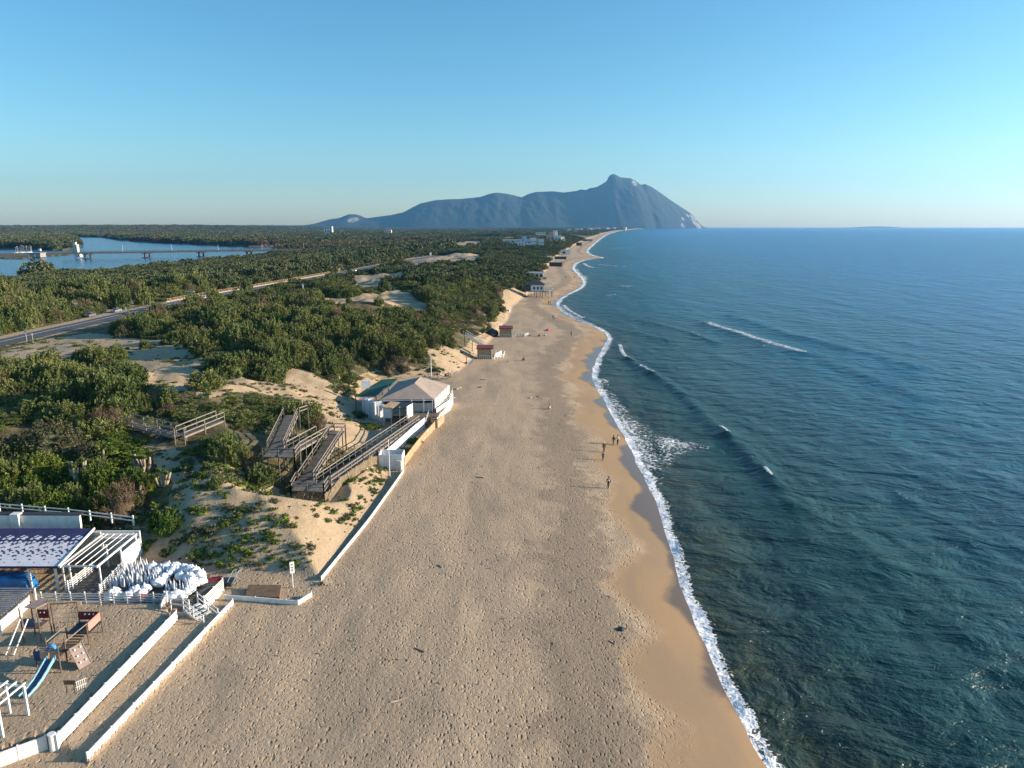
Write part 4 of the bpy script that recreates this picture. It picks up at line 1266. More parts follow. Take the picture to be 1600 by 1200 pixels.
def fence(name, pts, h, gap, style, mat, label, cat='fence', postmat=None, post=0.10, t=0.05, ground=True):
    pts = [Vector(p) for p in pts]
    if ground: pts = [drop(p) for p in pts]
    st = along(pts, gap)
    if ground: st = [drop(p) for p in st]
    th = thing(name, pts[0], label, cat)
    pm = postmat or mat
    up = Vector((0, 0, 1))
    m = MB()
    for a, b in zip(st[:-1], st[1:]):
        d = (b - a); d.z = 0; d.normalize(); nrm = Vector((-d.y, d.x, 0))
        if style == 'panel':
            m.wall(a + d * 0.02 - up * 0.15, b - d * 0.02 - up * 0.15, h + 0.15, t)
            m.beam(a + d * 0.02 + up * (h + 0.02), b - d * 0.02 + up * (h + 0.02), t + 0.04, 0.045)
        elif style == 'slat':
            n = max(3, int(h / 0.19))
            for k in range(n):
                z = 0.10 + (h - 0.16) * k / (n - 1)
                m.beam(a + up * z, b + up * z, 0.03, 0.10)
        elif style == 'rail':
            for z in (h * 0.52, h * 0.93):
                m.beam(a + up * z, b + up * z, 0.06, 0.11)
        elif style == 'bamboo':
            n = max(3, int((b - a).length / 0.09))
            for k in range(n):
                q = a.lerp(b, (k + 0.5) / n)
                hh = h * random.uniform(0.93, 1.04)
                m.tube(q - up * 0.1, q + up * hh, 0.042, 0.036, 5)
    m.build({'panel': 'panel', 'slat': 'slats', 'rail': 'rails', 'bamboo': 'screen'}[style], mat, th)
    for k, a in enumerate(st[:100]):
        q = MB()
        dd = (st[min(k + 1, len(st) - 1)] - st[max(k - 1, 0)])
        rz = math.atan2(dd.y, dd.x)
        q.box(a + up * (h / 2 + 0.02), (post, post, h + 0.24), rz)
        q.build('post', pm, th)
    return th

random.seed(4)
# ---- the beach club, bottom left
def club():
    fence('panel_fence', [P3(-60, 1222, 2.2), P3(74, 1171, 2.2)], 1.0, 1.6, 'panel', WHITE, 'short white panel fence running off the lower left edge, before the round pillar', ground=False)
    fence('panel_fence', [P3(95, 1168, 2.2), P3(277, 973, 2.2)], 1.12, 1.6, 'panel', WHITE, 'long white solid panel fence between the playground and the sandy strip', ground=False)
    p = drop(P3(84, 1172, 2.2))
    t = thing('gate_pillar', p, 'white rounded pillar joining the two white panel fences at the lower left', 'pillar')
    MB().tube(p - Vector((0, 0, .2)), p + Vector((0, 0, 1.22)), 0.22, 0.22, 16).build('shaft', WHITE, t, False)
    MB().box(p + Vector((0.30, 0.05, 0.56)), (0.16, 0.30, 1.3)).build('jamb', WHITE, t)
    MB().tube(p + Vector((0, 0, 1.22)), p + Vector((0, 0, 1.27)), 0.26, 0.24, 16).build('cap', WHITE, t)
    fence('edging_wall', [P3(137, 1188, 2.2), P3(364, 945, 2.2)], 0.5, 2.4, 'panel', WHITE, 'low white board wall along the beach in front of the playground', 'wall', post=0.09, ground=False)
    fence('slat_fence', [P3(66, 944, 2.55), P3(157, 944, 2.55), P3(262, 945, 2.55)], 1.1, 1.35, 'slat', WHITE, 'white slatted fence between the playground and the stored sacks', ground=False)
    # base wall below the slats
    a, b = P3(107, 948, 2.2), P3(159, 948, 2.2)
    tag(MB().wall(a - Vector((0, 0, 0.1)), b - Vector((0, 0, 0.1)), 0.6, 0.08).build('base_wall', WHITE), 'short white base wall under the slatted fence below the pergola', 'wall')
    # platform with the stored things
    z = 2.42
    outline = [P3(103, 938, z), P3(262, 945, z), P3(318, 921, z), P3(330, 898, z), P3(204, 884, z), P3(186, 882, z)]
    m = MB().slab([(q.x, q.y) for q in outline], 1.9, z)
    tag(m.build('storage_platform', DECKF), 'dark boarded platform under the pile of white sacks', 'platform')
    # ramp to the beach with solid boards on its right side
    fence('ramp_fence', [P3(349, 922, 2.3), P3(320, 951, 2.3)], 1.15, 1.5, 'slat', WHITE, 'white boarded fence on the right of the ramp beside the sacks', ground=False)
    a, b = P3(347, 926, 2.1), P3(300, 975, 2.1)
    tag(MB().wall(P3(347, 930, 2.0), P3(318, 958, 2.0), 0.75, 0.07).build('skirting_wall', WHITE), 'white solid skirting below the ramp fence', 'wall')
    fence('ramp_fence', [P3(262, 941, 2.4), P3(253, 962, 2.3)], 1.0, 0.8, 'panel', WHITE, 'small white panel at the left of the ramp platform', ground=False)
    # platform and stairs
    t = thing('beach_stairs', P3(300, 962, 2.2), 'white wooden stairs with handrails from the ramp platform down to the sand', 'stairs')
    zf = 2.95
    c = [P3(267, 948, zf), P3(296, 950, zf), P3(301, 936, zf), P3(275, 934, zf)]
    MB().slab([(q.x, q.y) for q in c], zf - 0.1, zf).build('landing', DECKF, t)
    st = MB(); A, B = P3(298, 946, zf), P3(330, 972, 2.25)
    side = Vector((-(B - A).y, (B - A).x, 0)).normalized()
    for k in range(6):
        q = A.lerp(B, (k + 0.5) / 6)
        st.beam(q - side * 0.65, q + side * 0.65, 0.32, 0.05)
    st.build('treads', WHITE, t)
    for sgn in (-0.7, 0.7):
        r = MB(); a, b = A + side * sgn, B + side * sgn
        for h in (0.45, 0.92): r.beam(a + Vector((0, 0, h)), b + Vector((0, 0, h)), 0.05, 0.09)
        r.beam(a - Vector((0, 0, .1)), b - Vector((0, 0, .1)), 0.06, 0.22)
        r.build('handrail', WHITE, t)
        for f in (0.0, 0.5, 1.0):
            q = a.lerp(b, f); MB().box(q + Vector((0, 0, 0.25)), (0.09, 0.09, 1.5)).build('post', WHITE, t)
    for q, w in ((P3(267, 950, zf), P3(296, 952, zf)),):
        r = MB()
        for h in (0.4, 0.9): r.beam(q + Vector((0, 0, h)), w + Vector((0, 0, h)), 0.05, 0.09)
        r.wall(q - Vector((0, 0, .8)), w - Vector((0, 0, .8)), 0.45, 0.05)
        r.build('front_rail', WHITE, t)
        for e in (q, w): MB().box(e + Vector((0, 0, 0.1)), (0.1, 0.1, 1.7)).build('post', WHITE, t)
    # pergola
    zt = 4.8
    t = thing('pergola', P3(128, 905, 2.3), 'white open pergola between the blue roofed hall and the stored sacks', 'pergola')
    xa, xb, ya, yb = -42.35, -38.9, 61.4, 68.2
    m = MB()
    for x in (xa, xb): m.beam((x, ya - 0.3, zt), (x, yb + 0.2, zt), 0.12, 0.18)
    for y in (ya, yb): m.beam((xa - 0.1, y, zt - 0.06), (xb + 0.1, y, zt - 0.06), 0.10, 0.16)
    m.build('beams', WHITE, t)
    for k in range(4):
        x = xa + (xb - xa) * (k + 0.8) / 4.8
        MB().beam((x, ya, zt + 0.10), (x, yb, zt + 0.10), 0.05, 0.07).build('batten', WHITE, t)
    for x, y in ((xa, ya + .1), (xa + 0.55, ya + .25), (xb, ya + .1), (xb, 65.2), (xb, yb - .1), (xa, yb - .1), (xa + 1.6, 66.0)):
        MB().box((x, y, 3.45), (0.13, 0.13, 2.7)).build('post', WHITE, t)
    # canvas pieces folded back at the rear of the pergola
    t = thing('rear_wall', (-41.4, 69.0, 2.2), 'white building wall closing the back of the pergola', 'wall')
    MB().box((-41.3, 69.2, 3.5), (4.6, 0.2, 2.6)).build('wall', WHITE, t)
    MB().box((-41.2, 69.07, 3.1), (0.9, 0.06, 1.8)).build('door', WHITE2, t)
    MB().box((-41.3, 68.4, 4.62), (3.6, 1.5, 0.06)).build('awning', CREAM, t)
    MB().box((-38.95, 67.0, 3.2), (0.1, 3.6, 1.9)).build('side_wall', WHITE, t)
    # ramp fences under the pergola
    fence('slat_fence', [P3(107, 924, 2.3), P3(146, 893, 2.3)], 1.0, 1.3, 'slat', WHITE, 'white slatted fence on the left of the dark walkway under the pergola', ground=False)
    fence('slat_fence', [P3(157, 930, 2.3), P3(204, 880, 2.3)], 1.0, 1.3, 'slat', WHITE, 'white slatted fence between the dark walkway and the sacks', ground=False)
    o = MB().slab([tuple(P3(*q, 2.36)[:2]) for q in ((112, 926), (154, 930), (203, 881), (150, 886))], 2.1, 2.37).build('walkway_floor', DECKF)
    tag(o, 'dark boarded walkway floor under the white pergola', 'floor')
    # the hall with its blue and white shingle roof
    t = thing('beach_hall', (-50, 65, 2.2), 'open beach hall with navy blue and white patterned shingle roof', 'building')
    x0, x1, y0, y1, z0, z1 = -66.0, -42.55, 61.2, 68.6, 4.85, 5.35
    nu, nv = 184, 40
    # broken stepped bars: more and more white towards the eaves; # white, . navy
    bars = ['...........', '...........', '...........', '...........', '...........', '...........', '...........', '...........',
            '.....##....', '....##..##.', '......####.', '..##.####..', '.##...##...', '...........', '....##.....', '.##.###..##',
            '##....####.', '....######.', '.#########.', '##########.', '####..#####', '###..#.####', '##########.', '.########..',
            '..##..####.', '.####...###', '##..##..###', '#######..##', '.#########.', '####...####', '###..#.####', '###########',
            '###########', '######..###', '###########', '###########', '##########.', '###########', '###########', '###########']
    pat = bars
    V = []; F = []; MI = []
    for j in range(nv + 1):
        for i in range(nu + 1):
            f = j / nv
            V.append((x0 + (x1 - x0) * i / nu - 0.85 * f, y0 + (y1 - y0) * f, z0 + (z1 - z0) * f + (0.012 if j % 2 else 0)))
    for j in range(nv):
        for i in range(nu):
            k = j * (nu + 1) + i
            F.append((k, k + 1, k + nu + 2, k + nu + 1))
            row = pat[nv - 1 - j]
            MI.append(1 if row[(i + j // 2) % 11] == '#' else 0)
    ro = mesh_obj('roof', V, F, [NAVY, SHINGW], t, False, MI)
    m = MB()
    m.beam((x1 + 0.06, y0 - 0.05, z0 - 0.02), (x1 - 0.79, y1 + 0.05, z1 - 0.02), 0.10, 0.24)
    m.build('verge_board', WHITE, t)
    MB().beam((x0, y0 - 0.06, z0 - 0.09), (x1, y0 - 0.06, z0 - 0.09), 0.08, 0.2).build('gutter', NAVY, t)
    MB().slab([(x0, y0 + .02), (x1 - .02, y0 + .02), (x1 - .87, y1), (x0 - .85, y1)], [z0 - .14, z0 - .14, z1 - .14, z1 - .14], [z0 - .04, z0 - .04, z1 - .04, z1 - .04]).build('soffit', WHITE, t)
    for x in (-45.6, -43.1, -49.5, -53.5, -58): MB().box((x, y0 + 0.35, 3.5), (0.18, 0.18, 2.6)).build('post', WHITE, t)
    MB().box(((x0 + x1) / 2, y1 - 0.3, 3.6), (x1 - x0, 0.2, 3.0)).build('wall', CREAM, t)
    # blue tarpaulin over stacked things
    nx, ny = 40, 22
    gx, gy = np.meshgrid(np.linspace(-1, 1, nx), np.linspace(-1, 1, ny), indexing='xy')
    hgt = (1.25 + 0.5 * fbm(gx * 3, gy * 2, 3, 4)) * np.clip(1.6 - np.abs(gx) ** 6 * 1.6, 0, 1) * np.clip(1.5 - np.abs(gy) ** 4 * 1.5, 0, 1)
    o = grid_mesh('tarpaulin', -48.6 + gx * 3.0, 61.9 + gy * 0.85, 2.15 + hgt, TARP)
    tag(o, 'crumpled bright blue tarpaulin heaped under the front of the patterned roof', 'tarpaulin')
    # lower roof at the left edge
    t = thing('slat_roof', P3(20, 945, 2.2), 'dark grey slatted roof shelter at the left edge, behind the playground', 'shelter')
    c = [P3(53, 918, 4.6), P3(-120, 918, 4.6), P3(-190, 990, 4.6), P3(-3, 966, 4.6)]
    m = MB()
    for k in range(15):
        f = (k + 0.5) / 15
        m.beam(c[0].lerp(c[3], f), c[1].lerp(c[2], f), 0.22, 0.05)
    m.build('slats', paint('grey_slats', (0.17, 0.175, 0.19), 0.7, 0.25, 1.0, dirt=(0.34, 0.34, 0.35)), t)
    m = MB(); m.beam(c[0] - Vector((0, 0, .1)), c[3] - Vector((0, 0, .1)), 0.1, 0.16); m.beam(c[0] - Vector((0, 0, .1)), c[1] - Vector((0, 0, .1)), 0.1, 0.16); m.build('beams', DARK, t)
    for q in c: MB().box((q.x, q.y, 3.35), (0.14, 0.14, 2.4)).build('post', WHITE, t)
    # retaining wall and the rail fence above it
    t = thing('retaining_wall', P3(50, 822, 4.4), 'white retaining wall with a square pillar behind the patterned roof', 'wall')
    a, b = Vector((-72, 71.4, 2.2)), Vector((-46.2, 71.0, 2.2))
    MB().wall(a, b, 3.55, 0.3).build('wall', WHITE, t)
    q = a.lerp(b, 0.735); MB().box((q.x, q.y - 0.1, 4.0), (0.9, 0.75, 4.0)).build('pillar', WHITE, t)
    MB().beam(a + Vector((0, 0.3, 3.6)), b + Vector((0, 0.3, 3.6)), 0.8, 0.1).build('coping', DARK, t)
    fence('rail_fence', [P3(-70, 793, 5.0), P3(0, 799, 5.0), P3(108, 808, 4.9), P3(209, 820, 4.6)], 0.95, 2.9, 'rail', WHITE, 'white two-rail wooden fence above the blue roofed hall, below the thicket', ground=False, post=0.13)
    # white panel on edge beside the playground
    fence('panel_fence', [P3(0, 1004, 2.2), P3(49, 960, 2.2)], 0.9, 1.6, 'panel', WHITE, 'white slanting panel fence behind the playground tower at the left edge')
club()

def raise_to_playground(before):
    for o in list(COL.objects):
        if o.name in before or o.parent is not None: continue
        o.location.x *= 0.975; o.location.y *= 0.975; o.location.z += 0.85

before = set(o.name for o in COL.objects)
def pergola_low():
    t = thing('pergola', P3(10, 1120, 2.2), 'white timber pergola frame at the left edge below the playground', 'pergola')
    z = 4.45
    A, B, Cc, D = Vector((-34.25, 43.9, z)), Vector((-37.6, 44.4, z)), Vector((-34.5, 41.75, z)), Vector((-37.9, 42.2, z))
    m = MB(); m.beam(A, B, 0.12, 0.16); m.beam(Cc, D, 0.12, 0.16); m.build('beams', WHITE, t)
    for k in range(6):
        f = k / 5
        MB().beam(A.lerp(B, f) + Vector((0, 0.2, .13)), Cc.lerp(D, f) + Vector((0, -0.2, .13)), 0.09, 0.10).build('rafter', WHITE, t)
    for q in (A, A.lerp(B, .42), B, Cc, Cc.lerp(D, 0.5), D):
        MB().box((q.x, q.y, 3.3), (0.14, 0.14, 2.3)).build('post', WHITE, t)
pergola_low()

def blob(rng, r, squash=0.8, n=20, k=13):
    th = np.linspace(0, 2 * np.pi, n, endpoint=False); ph = np.linspace(0, np.pi, k)
    T, Ph = np.meshgrid(th, ph, indexing='xy')
    s = rng.integers(0, 999)
    rr = r * (0.80 + 0.38 * vnoise(np.cos(T) * np.sin(Ph) * 2.2 + s, np.sin(T) * np.sin(Ph) * 2.2 + np.cos(Ph) * 1.7, int(s)))
    V = np.stack([rr * np.sin(Ph) * np.cos(T), rr * np.sin(Ph) * np.sin(T), squash * rr * np.cos(Ph)], -1).reshape(-1, 3)
    F = [(j * n + i, j * n + (i + 1) % n, (j + 1) * n + (i + 1) % n, (j + 1) * n + i) for j in range(k - 1) for i in range(n)]
    return V, F

def storage():
    rng = np.random.default_rng(8)
    # folded umbrellas standing in rows
    z = 2.42
    t = thing('folded_umbrella', P3(170, 925, z), 'closed white beach umbrella standing upright, packed with others', 'umbrella', 'closed umbrellas stored upright')
    p = Vector(t['_org'])
    up = Vector((0, 0, 1))
    m = MB(); m.tube(p + up * 0.45, p + up * 1.2, 0.14, 0.09, 7); m.tube(p + up * 1.2, p + up * 1.75, 0.09, 0.025, 7); m.tube(p + up * 0.3, p + up * 0.45, 0.06, 0.14, 7)
    m.build('canopy', BAGW, t)
    MB().tube(p, p + up * 1.92, 0.022, 0.022, 6).build('pole', STEEL, t)
    spots = []
    for j in range(8):
        for i in range(13):
            f, g = (i + 0.5) / 13, (j + 0.5) / 8
            a = P3(168 + f * 78, 925 - 4 * f, z); b = P3(200 + f * 66, 886 + 8 * f, z)
            q = a.lerp(b, g)
            if (f > 0.55 and g > 0.62): continue
            spots.append(q)
    for i in range(16):
        spots.append(P3(262 + (i % 8) * 5.4, 930 - (i // 8) * 6, z))
    first = True
    for q in spots[:104]:
        q = q + Vector((rng.uniform(-.12, .12), rng.uniform(-.12, .12), 0))
        if first: t.location = q; o = t; first = False
        else: o = dup(t, q)
        s = rng.uniform(0.64, 0.82)
        o.scale = (s, s, s); o.rotation_euler = (rng.normal(0, 0.07), rng.normal(0, 0.07), rng.uniform(0, 6))
    # white sacks
    sack = []
    for k in range(4):
        V, F = blob(rng, 0.62, 0.85)
        m = MB().add(V, F); m.tube((0, 0, 0.3), (0.05, 0, 0.72), 0.14, 0.07, 8)
        o = m.build('white_sack', BAGW, None, True); sack.append(o)
        tag(o, 'bulging white sack of cushions among the heaped sacks on the platform', 'sack', 'white sacks heaped on the platform')
    where = [(172, 938, 0), (180, 936, 0.5), (188, 936, 0), (204, 936, 0), (213, 932, 0.4), (221, 934, 0), (228, 928, 0.3), (262, 938, 0), (270, 940, 0), (277, 937, 0.2), (285, 939, 0),
             (291, 932, 0.1), (298, 926, 0), (300, 920, 0.7), (250, 920, 0.5), (257, 914, 0.6), (265, 908, 0.6), (272, 903, 0.8), (281, 902, 0.8), (290, 902, 0.8), (299, 904, 0.9), (307, 906, 0.9),
             (314, 910, 0.8), (247, 905, 0.7), (256, 900, 0.6), (263, 896, 0.6), (276, 896, 0.6), (288, 896, 0.5), (298, 914, 0.7), (308, 917, 0.2), (316, 915, 0.3), (284, 912, 0.7), (296, 899, 0.4), (240, 896, 0.5)]
    for k, (px, py, dz) in enumerate(where):
        o = sack[k] if k < 4 else sack[k % 4].copy()
        if k >= 4: COL.objects.link(o)
        q = P3(px, py, z)
        o.location = q + Vector((0, 0, 0.36 + 0.62 * dz)); o.rotation_euler = (rng.uniform(-.5, .5), rng.uniform(-.5, .5), rng.uniform(0, 6))
        s = rng.uniform(0.72, 1.02); o.scale = (s, s, s * 0.9)
    for k, (px, py, lab) in enumerate(((222, 940, 'orange-red cover lying over the boards behind the slatted fence'), (237, 940, 'dark red folded cover beside the orange one'), (253, 944, 'small faded red cover at the corner of the slatted fence'))):
        V, F = blob(rng, 0.62, 0.35)
        o = MB().add(V, F).build('folded_cover', [ORANGE, REDP, PINKP][k], None, True)
        o.location = P3(px, py, z) + Vector((0, 0, 0.35)); o.scale = (1.4, 0.8, 1)
        tag(o, lab, 'cover')
    # stacked boards at the right
    q = P3(312, 930, 2.45)
    t = thing('board_stack', q, 'stack of dark wooden boards beside the ramp, right of the sacks', 'boards')
    m = MB()
    for k in range(6): m.beam(q + Vector((-.5 + k * .2, -1.0, 0.1 + 0.02 * k)), q + Vector((0.3 + k * .2, 1.8, 0.4)), 0.16, 0.05)
    m.build('boards', DECKF, t)
    m = MB(); m.box(q + Vector((0.5, 2.4, 0.35)), (1.3, 0.5, 0.3), 0.4); m.build('red_box', REDP, t)
    # trolley with two bent pale green handles
    q = on(352, 916)
    t = thing('beach_trolley', q, 'black trolley with two pale green bent handles beside the stored sacks', 'trolley')
    MB().box(q + Vector((0.1, 0.3, 0.3)), (1.2, 1.2, 0.35)).build('frame', DARK, t)
    for sx in (-0.5, 0.6):
        MB().tube(q + Vector((sx - 0.08, 0.3, 0.25)), q + Vector((sx + 0.08, 0.3, 0.25)), 0.26, 0.26, 12).build('wheel', DARK, t)
    for sx in (0.2, 0.75):
        m = MB(); m.tube(q + Vector((sx, -0.1, 0.3)), q + Vector((sx + 0.45, 0.5, 1.35)), 0.035, 0.035, 6); m.tube(q + Vector((sx + .45, .5, 1.35)), q + Vector((sx + 0.75, 0.7, 1.4)), 0.035, 0.035, 6)
        m.build('handle', LBLUE, t)
b2 = set(o.name for o in COL.objects)
storage()
stored = set(o.name for o in COL.objects) - b2

def playground():
    def leg(t, a, b, r=0.055, name='post', mat=TIMB): MB().tube(a, b, r, r, 8).build(name, mat, t)
    V = Vector
    # tower with roof at the back
    t = thing('play_tower', (-39.7, 53.4, 2.2), 'tall wooden play tower with a flat brown roof board at the back of the playground', 'play tower')
    for x, y, h in ((-40.5, 52.9, 3.0), (-39.1, 52.9, 2.6), (-39.0, 54.1, 3.0), (-40.4, 54.1, 3.0)): leg(t, (x, y, 2.0), (x, y, 2.2 + h))
    MB().box((-39.8, 53.5, 3.45), (1.4, 1.2, 0.08)).build('floor', TIMB, t)
    m = MB(); m.slab([(-40.35, 53.3), (-39.3, 53.1), (-38.9, 53.9), (-39.55, 54.8), (-40.2, 54.3)], 5.05, 5.13); m.build('roof_board', BOARD, t)
    MB().box((-39.85, 52.88, 3.95), (0.85, 0.06, 0.75)).build('panel', BLUEP, t)
    m = MB(); m.box((-39.5, 54.1, 4.05), (0.85, 0.06, 0.75)); m.build('panel', REDP, t)
    for k in (-0.15, 0.15): MB().tube((-39.5 + k, 54.05, 4.2), (-39.5 + k, 54.0, 4.2), 0.06, 0.06, 8).build('hole', WHITE2, t)
    m = MB(); m.tube((-40.5, 53.0, 4.4), (-40.5, 53.0, 5.25), 0.11, 0.11, 10); m.build('white_post', WHITE, t)
    MB().add([(-39.5, 53.0, 3.9), (-38.9, 53.1, 3.9), (-39.4, 53.2, 4.25)], [(0, 1, 2), (2, 1, 0)]).build('shade', WHITE2, t)
    for dx in (0, 0.62):
        MB().tube((-40.75 + dx, 51.1, 2.25), (-40.45 + dx, 52.8, 4.35), 0.055, 0.055, 8).build('ladder_pole', WHITE, t)
    # climbing net
    t = thing('climbing_net', (-37.8, 54.2, 2.2), 'rope climbing net in a dark wooden frame between the two back towers', 'climbing net')
    leg(t, (-38.8, 54.25, 2.0), (-38.8, 54.25, 4.9)); leg(t, (-36.8, 54.5, 2.0), (-36.8, 54.5, 4.9))
    MB().tube((-38.8, 54.25, 4.85), (-36.8, 54.5, 4.85), 0.05, 0.05, 8).build('top_bar', TIMB, t)
    m = MB()
    for k in range(5):
        z = 2.7 + k * 0.42; m.tube((-38.8, 54.25, z), (-36.8, 54.5, z), 0.014, 0.014, 5)
    for k in range(6):
        f = (k + 0.5) / 6; x, y = -38.8 + 2 * f, 54.25 + .25 * f; m.tube((x, y, 2.4), (x, y, 4.85), 0.012, 0.012, 5)
    m.build('net', RAILW, t)
    # right tower with maroon panels
    t = thing('play_tower', (-36.0, 53.6, 2.2), 'low wooden play tower with dark red and faded pink panels, right of the net', 'play tower')
    for x, y in ((-36.75, 54.6), (-34.95, 54.5), (-35.05, 52.7), (-36.8, 52.8)): leg(t, (x, y, 2.0), (x, y, 3.95))
    MB().box((-35.9, 53.65, 3.05), (1.8, 1.8, 0.08)).build('floor', DARK, t)
    MB().box((-35.85, 54.5, 3.65), (1.7, 0.06, 0.72)).build('panel', REDP, t)
    o = MB().box((-34.98, 53.6, 3.65), (0.06, 1.7, 0.72)).build('panel', PINKP, t); o['label'] = 'faded pink side panel'
    for k in (-0.35, 0, 0.35): MB().tube((-35.85 + k, 54.45, 3.8), (-35.85 + k, 54.41, 3.8), 0.07, 0.07, 8).build('hole', WHITE2, t)
    # hanging bridge with hand ropes
    t = thing('rope_bridge', (-36.3, 51.5, 2.2), 'hanging play bridge with pale hand bars from the slide tower to the red tower', 'bridge')
    for a, b in (((-37.1, 50.6, 3.6), (-36.8, 52.8, 3.75)), ((-35.5, 50.3, 3.75), (-35.05, 52.7, 3.95))):
        MB().tube(a, b, 0.045, 0.045, 8).build('hand_bar', RAILW, t)
    m = MB()
    for k in range(9):
        f = k / 8; m.box((-36.2 + 0.25 * f, 50.6 + 2.1 * f, 2.85 - 0.25 * math.sin(f * 3.14)), (1.1, 0.18, 0.05))
    m.build('planks', TIMB, t)
    # slide tower
    t = thing('slide_tower', (-36.0, 49.6, 2.2), 'small play tower with a long blue slide in front of the hanging bridge', 'slide')
    for x, y, h in ((-36.9, 49.1, 1.8), (-35.0, 48.9, 2.2), (-35.4, 50.3, 1.9), (-37.0, 50.5, 1.9)): leg(t, (x, y, 2.0), (x, y, 2.2 + h))
    MB().box((-36.1, 49.7, 3.1), (1.7, 1.4, 0.08)).build('floor', TIMB, t)
    MB().box((-36.75, 49.05, 3.5), (0.5, 0.06, 0.7)).build('panel', BLUEP, t)
    m = MB()
    prof = [(49.0, 3.25), (48.6, 3.15), (48.0, 2.85), (47.4, 2.58), (46.8, 2.42), (46.2, 2.34), (45.8, 2.33)]
    xs = [(-35.95, -35.35), (-35.95, -35.35), (-35.97, -35.37), (-36.0, -35.4), (-36.03, -35.42), (-36.08, -35.45), (-36.1, -35.45)]
    k0 = len(prof)
    VV = []
    for (y, z), (xa, xb) in zip(prof, xs): VV += [(xa, y, z), (xb, y, z)]
    m.add(VV, [(2 * i, 2 * i + 1, 2 * i + 3, 2 * i + 2) for i in range(k0 - 1)])
    m.build('slide_bed', BLUEP, t)
    for sgn in (0, 1):
        m = MB()
        for i in range(k0 - 1):
            xa, xb = xs[i][sgn], xs[i + 1][sgn]
            hh = 0.34 - 0.03 * i
            m.wall((xa, prof[i][0], prof[i][1] - 0.06), (xb, prof[i + 1][0], prof[i + 1][1] - 0.06), hh, 0.07)
        m.build('slide_side', LBLUE, t)
    m = MB()
    for k in range(7):
        a0, a1 = math.pi * k / 7, math.pi * (k + 1) / 7
        m.beam((-35.65 + 0.34 * math.cos(a0), 49.2, 3.75 + 0.55 * math.sin(a0)), (-35.65 + 0.34 * math.cos(a1), 49.2, 3.75 + 0.55 * math.sin(a1)), 0.30, 0.05)
    m.build('hood', BRIGHTB, t)
    MB().beam((-35.9, 49.05, 3.25), (-35.8, 49.0, 3.75), 0.06, 0.06).build('grip', TANW, t)
    # sloping climbing wall
    c = [V((-35.0, 50.1, 3.35)), V((-34.55, 51.1, 3.35)), V((-33.35, 50.0, 2.25)), V((-33.75, 49.1, 2.25))]
    m = MB(); nrm = (c[1] - c[0]).cross(c[3] - c[0]).normalized() * 0.05
    m.add([q for q in c] + [q + nrm for q in c], [(0, 1, 2, 3), (7, 6, 5, 4), (0, 4, 5, 1), (1, 5, 6, 2), (2, 6, 7, 3), (3, 7, 4, 0)])
    m.build('climbing_wall', BOARD, t)
    for i in range(3):
        for j in range(2):
            q = c[0].lerp(c[3], (i + .6) / 3.3).lerp(c[1].lerp(c[2], (i + .6) / 3.3), 0.28 + 0.44 * j)
            MB().tube(q - nrm * 0.5, q + Vector((0, 0, 0.14)), 0.07, 0.05, 8).build('hold', WHITE2, t)
    MB().tube((-34.6, 51.1, 3.4), (-33.4, 50.05, 2.3), 0.05, 0.05, 8).build('handrail', RAILW, t)
    # seat near the fence
    q = drop(P3(117, 1097, 2.2))
    t = thing('spring_seat', q, 'small brown board seat with a white wire rack on the playground sand', 'seat')
    MB().box(q + V((-.15, 0, 0.75)), (0.85, 0.07, 0.32)).build('board', BROWN, t)
    m = MB()
    for k in range(5): m.tube(q + V((0.45 + 0.1 * k * .8, -0.2 + 0.1 * k, 0.25)), q + V((0.45 + .08 * k, -0.2 + 0.1 * k, 0.9)), 0.02, 0.02, 5)
    m.tube(q + V((0.4, -.25, 0.9)), q + V((0.85, 0.3, 0.9)), 0.02, 0.02, 5); m.tube(q + V((0.4, -.25, 0.5)), q + V((0.85, 0.3, 0.5)), 0.02, 0.02, 5)
    m.build('rack', WHITE, t)
    for k in (-0.45, 0.1): MB().tube(q + V((k, 0, -0.1)), q + V((k, 0, 0.7)), 0.03, 0.03, 6).build('leg', DARK, t)
playground()
raise_to_playground(before | stored)

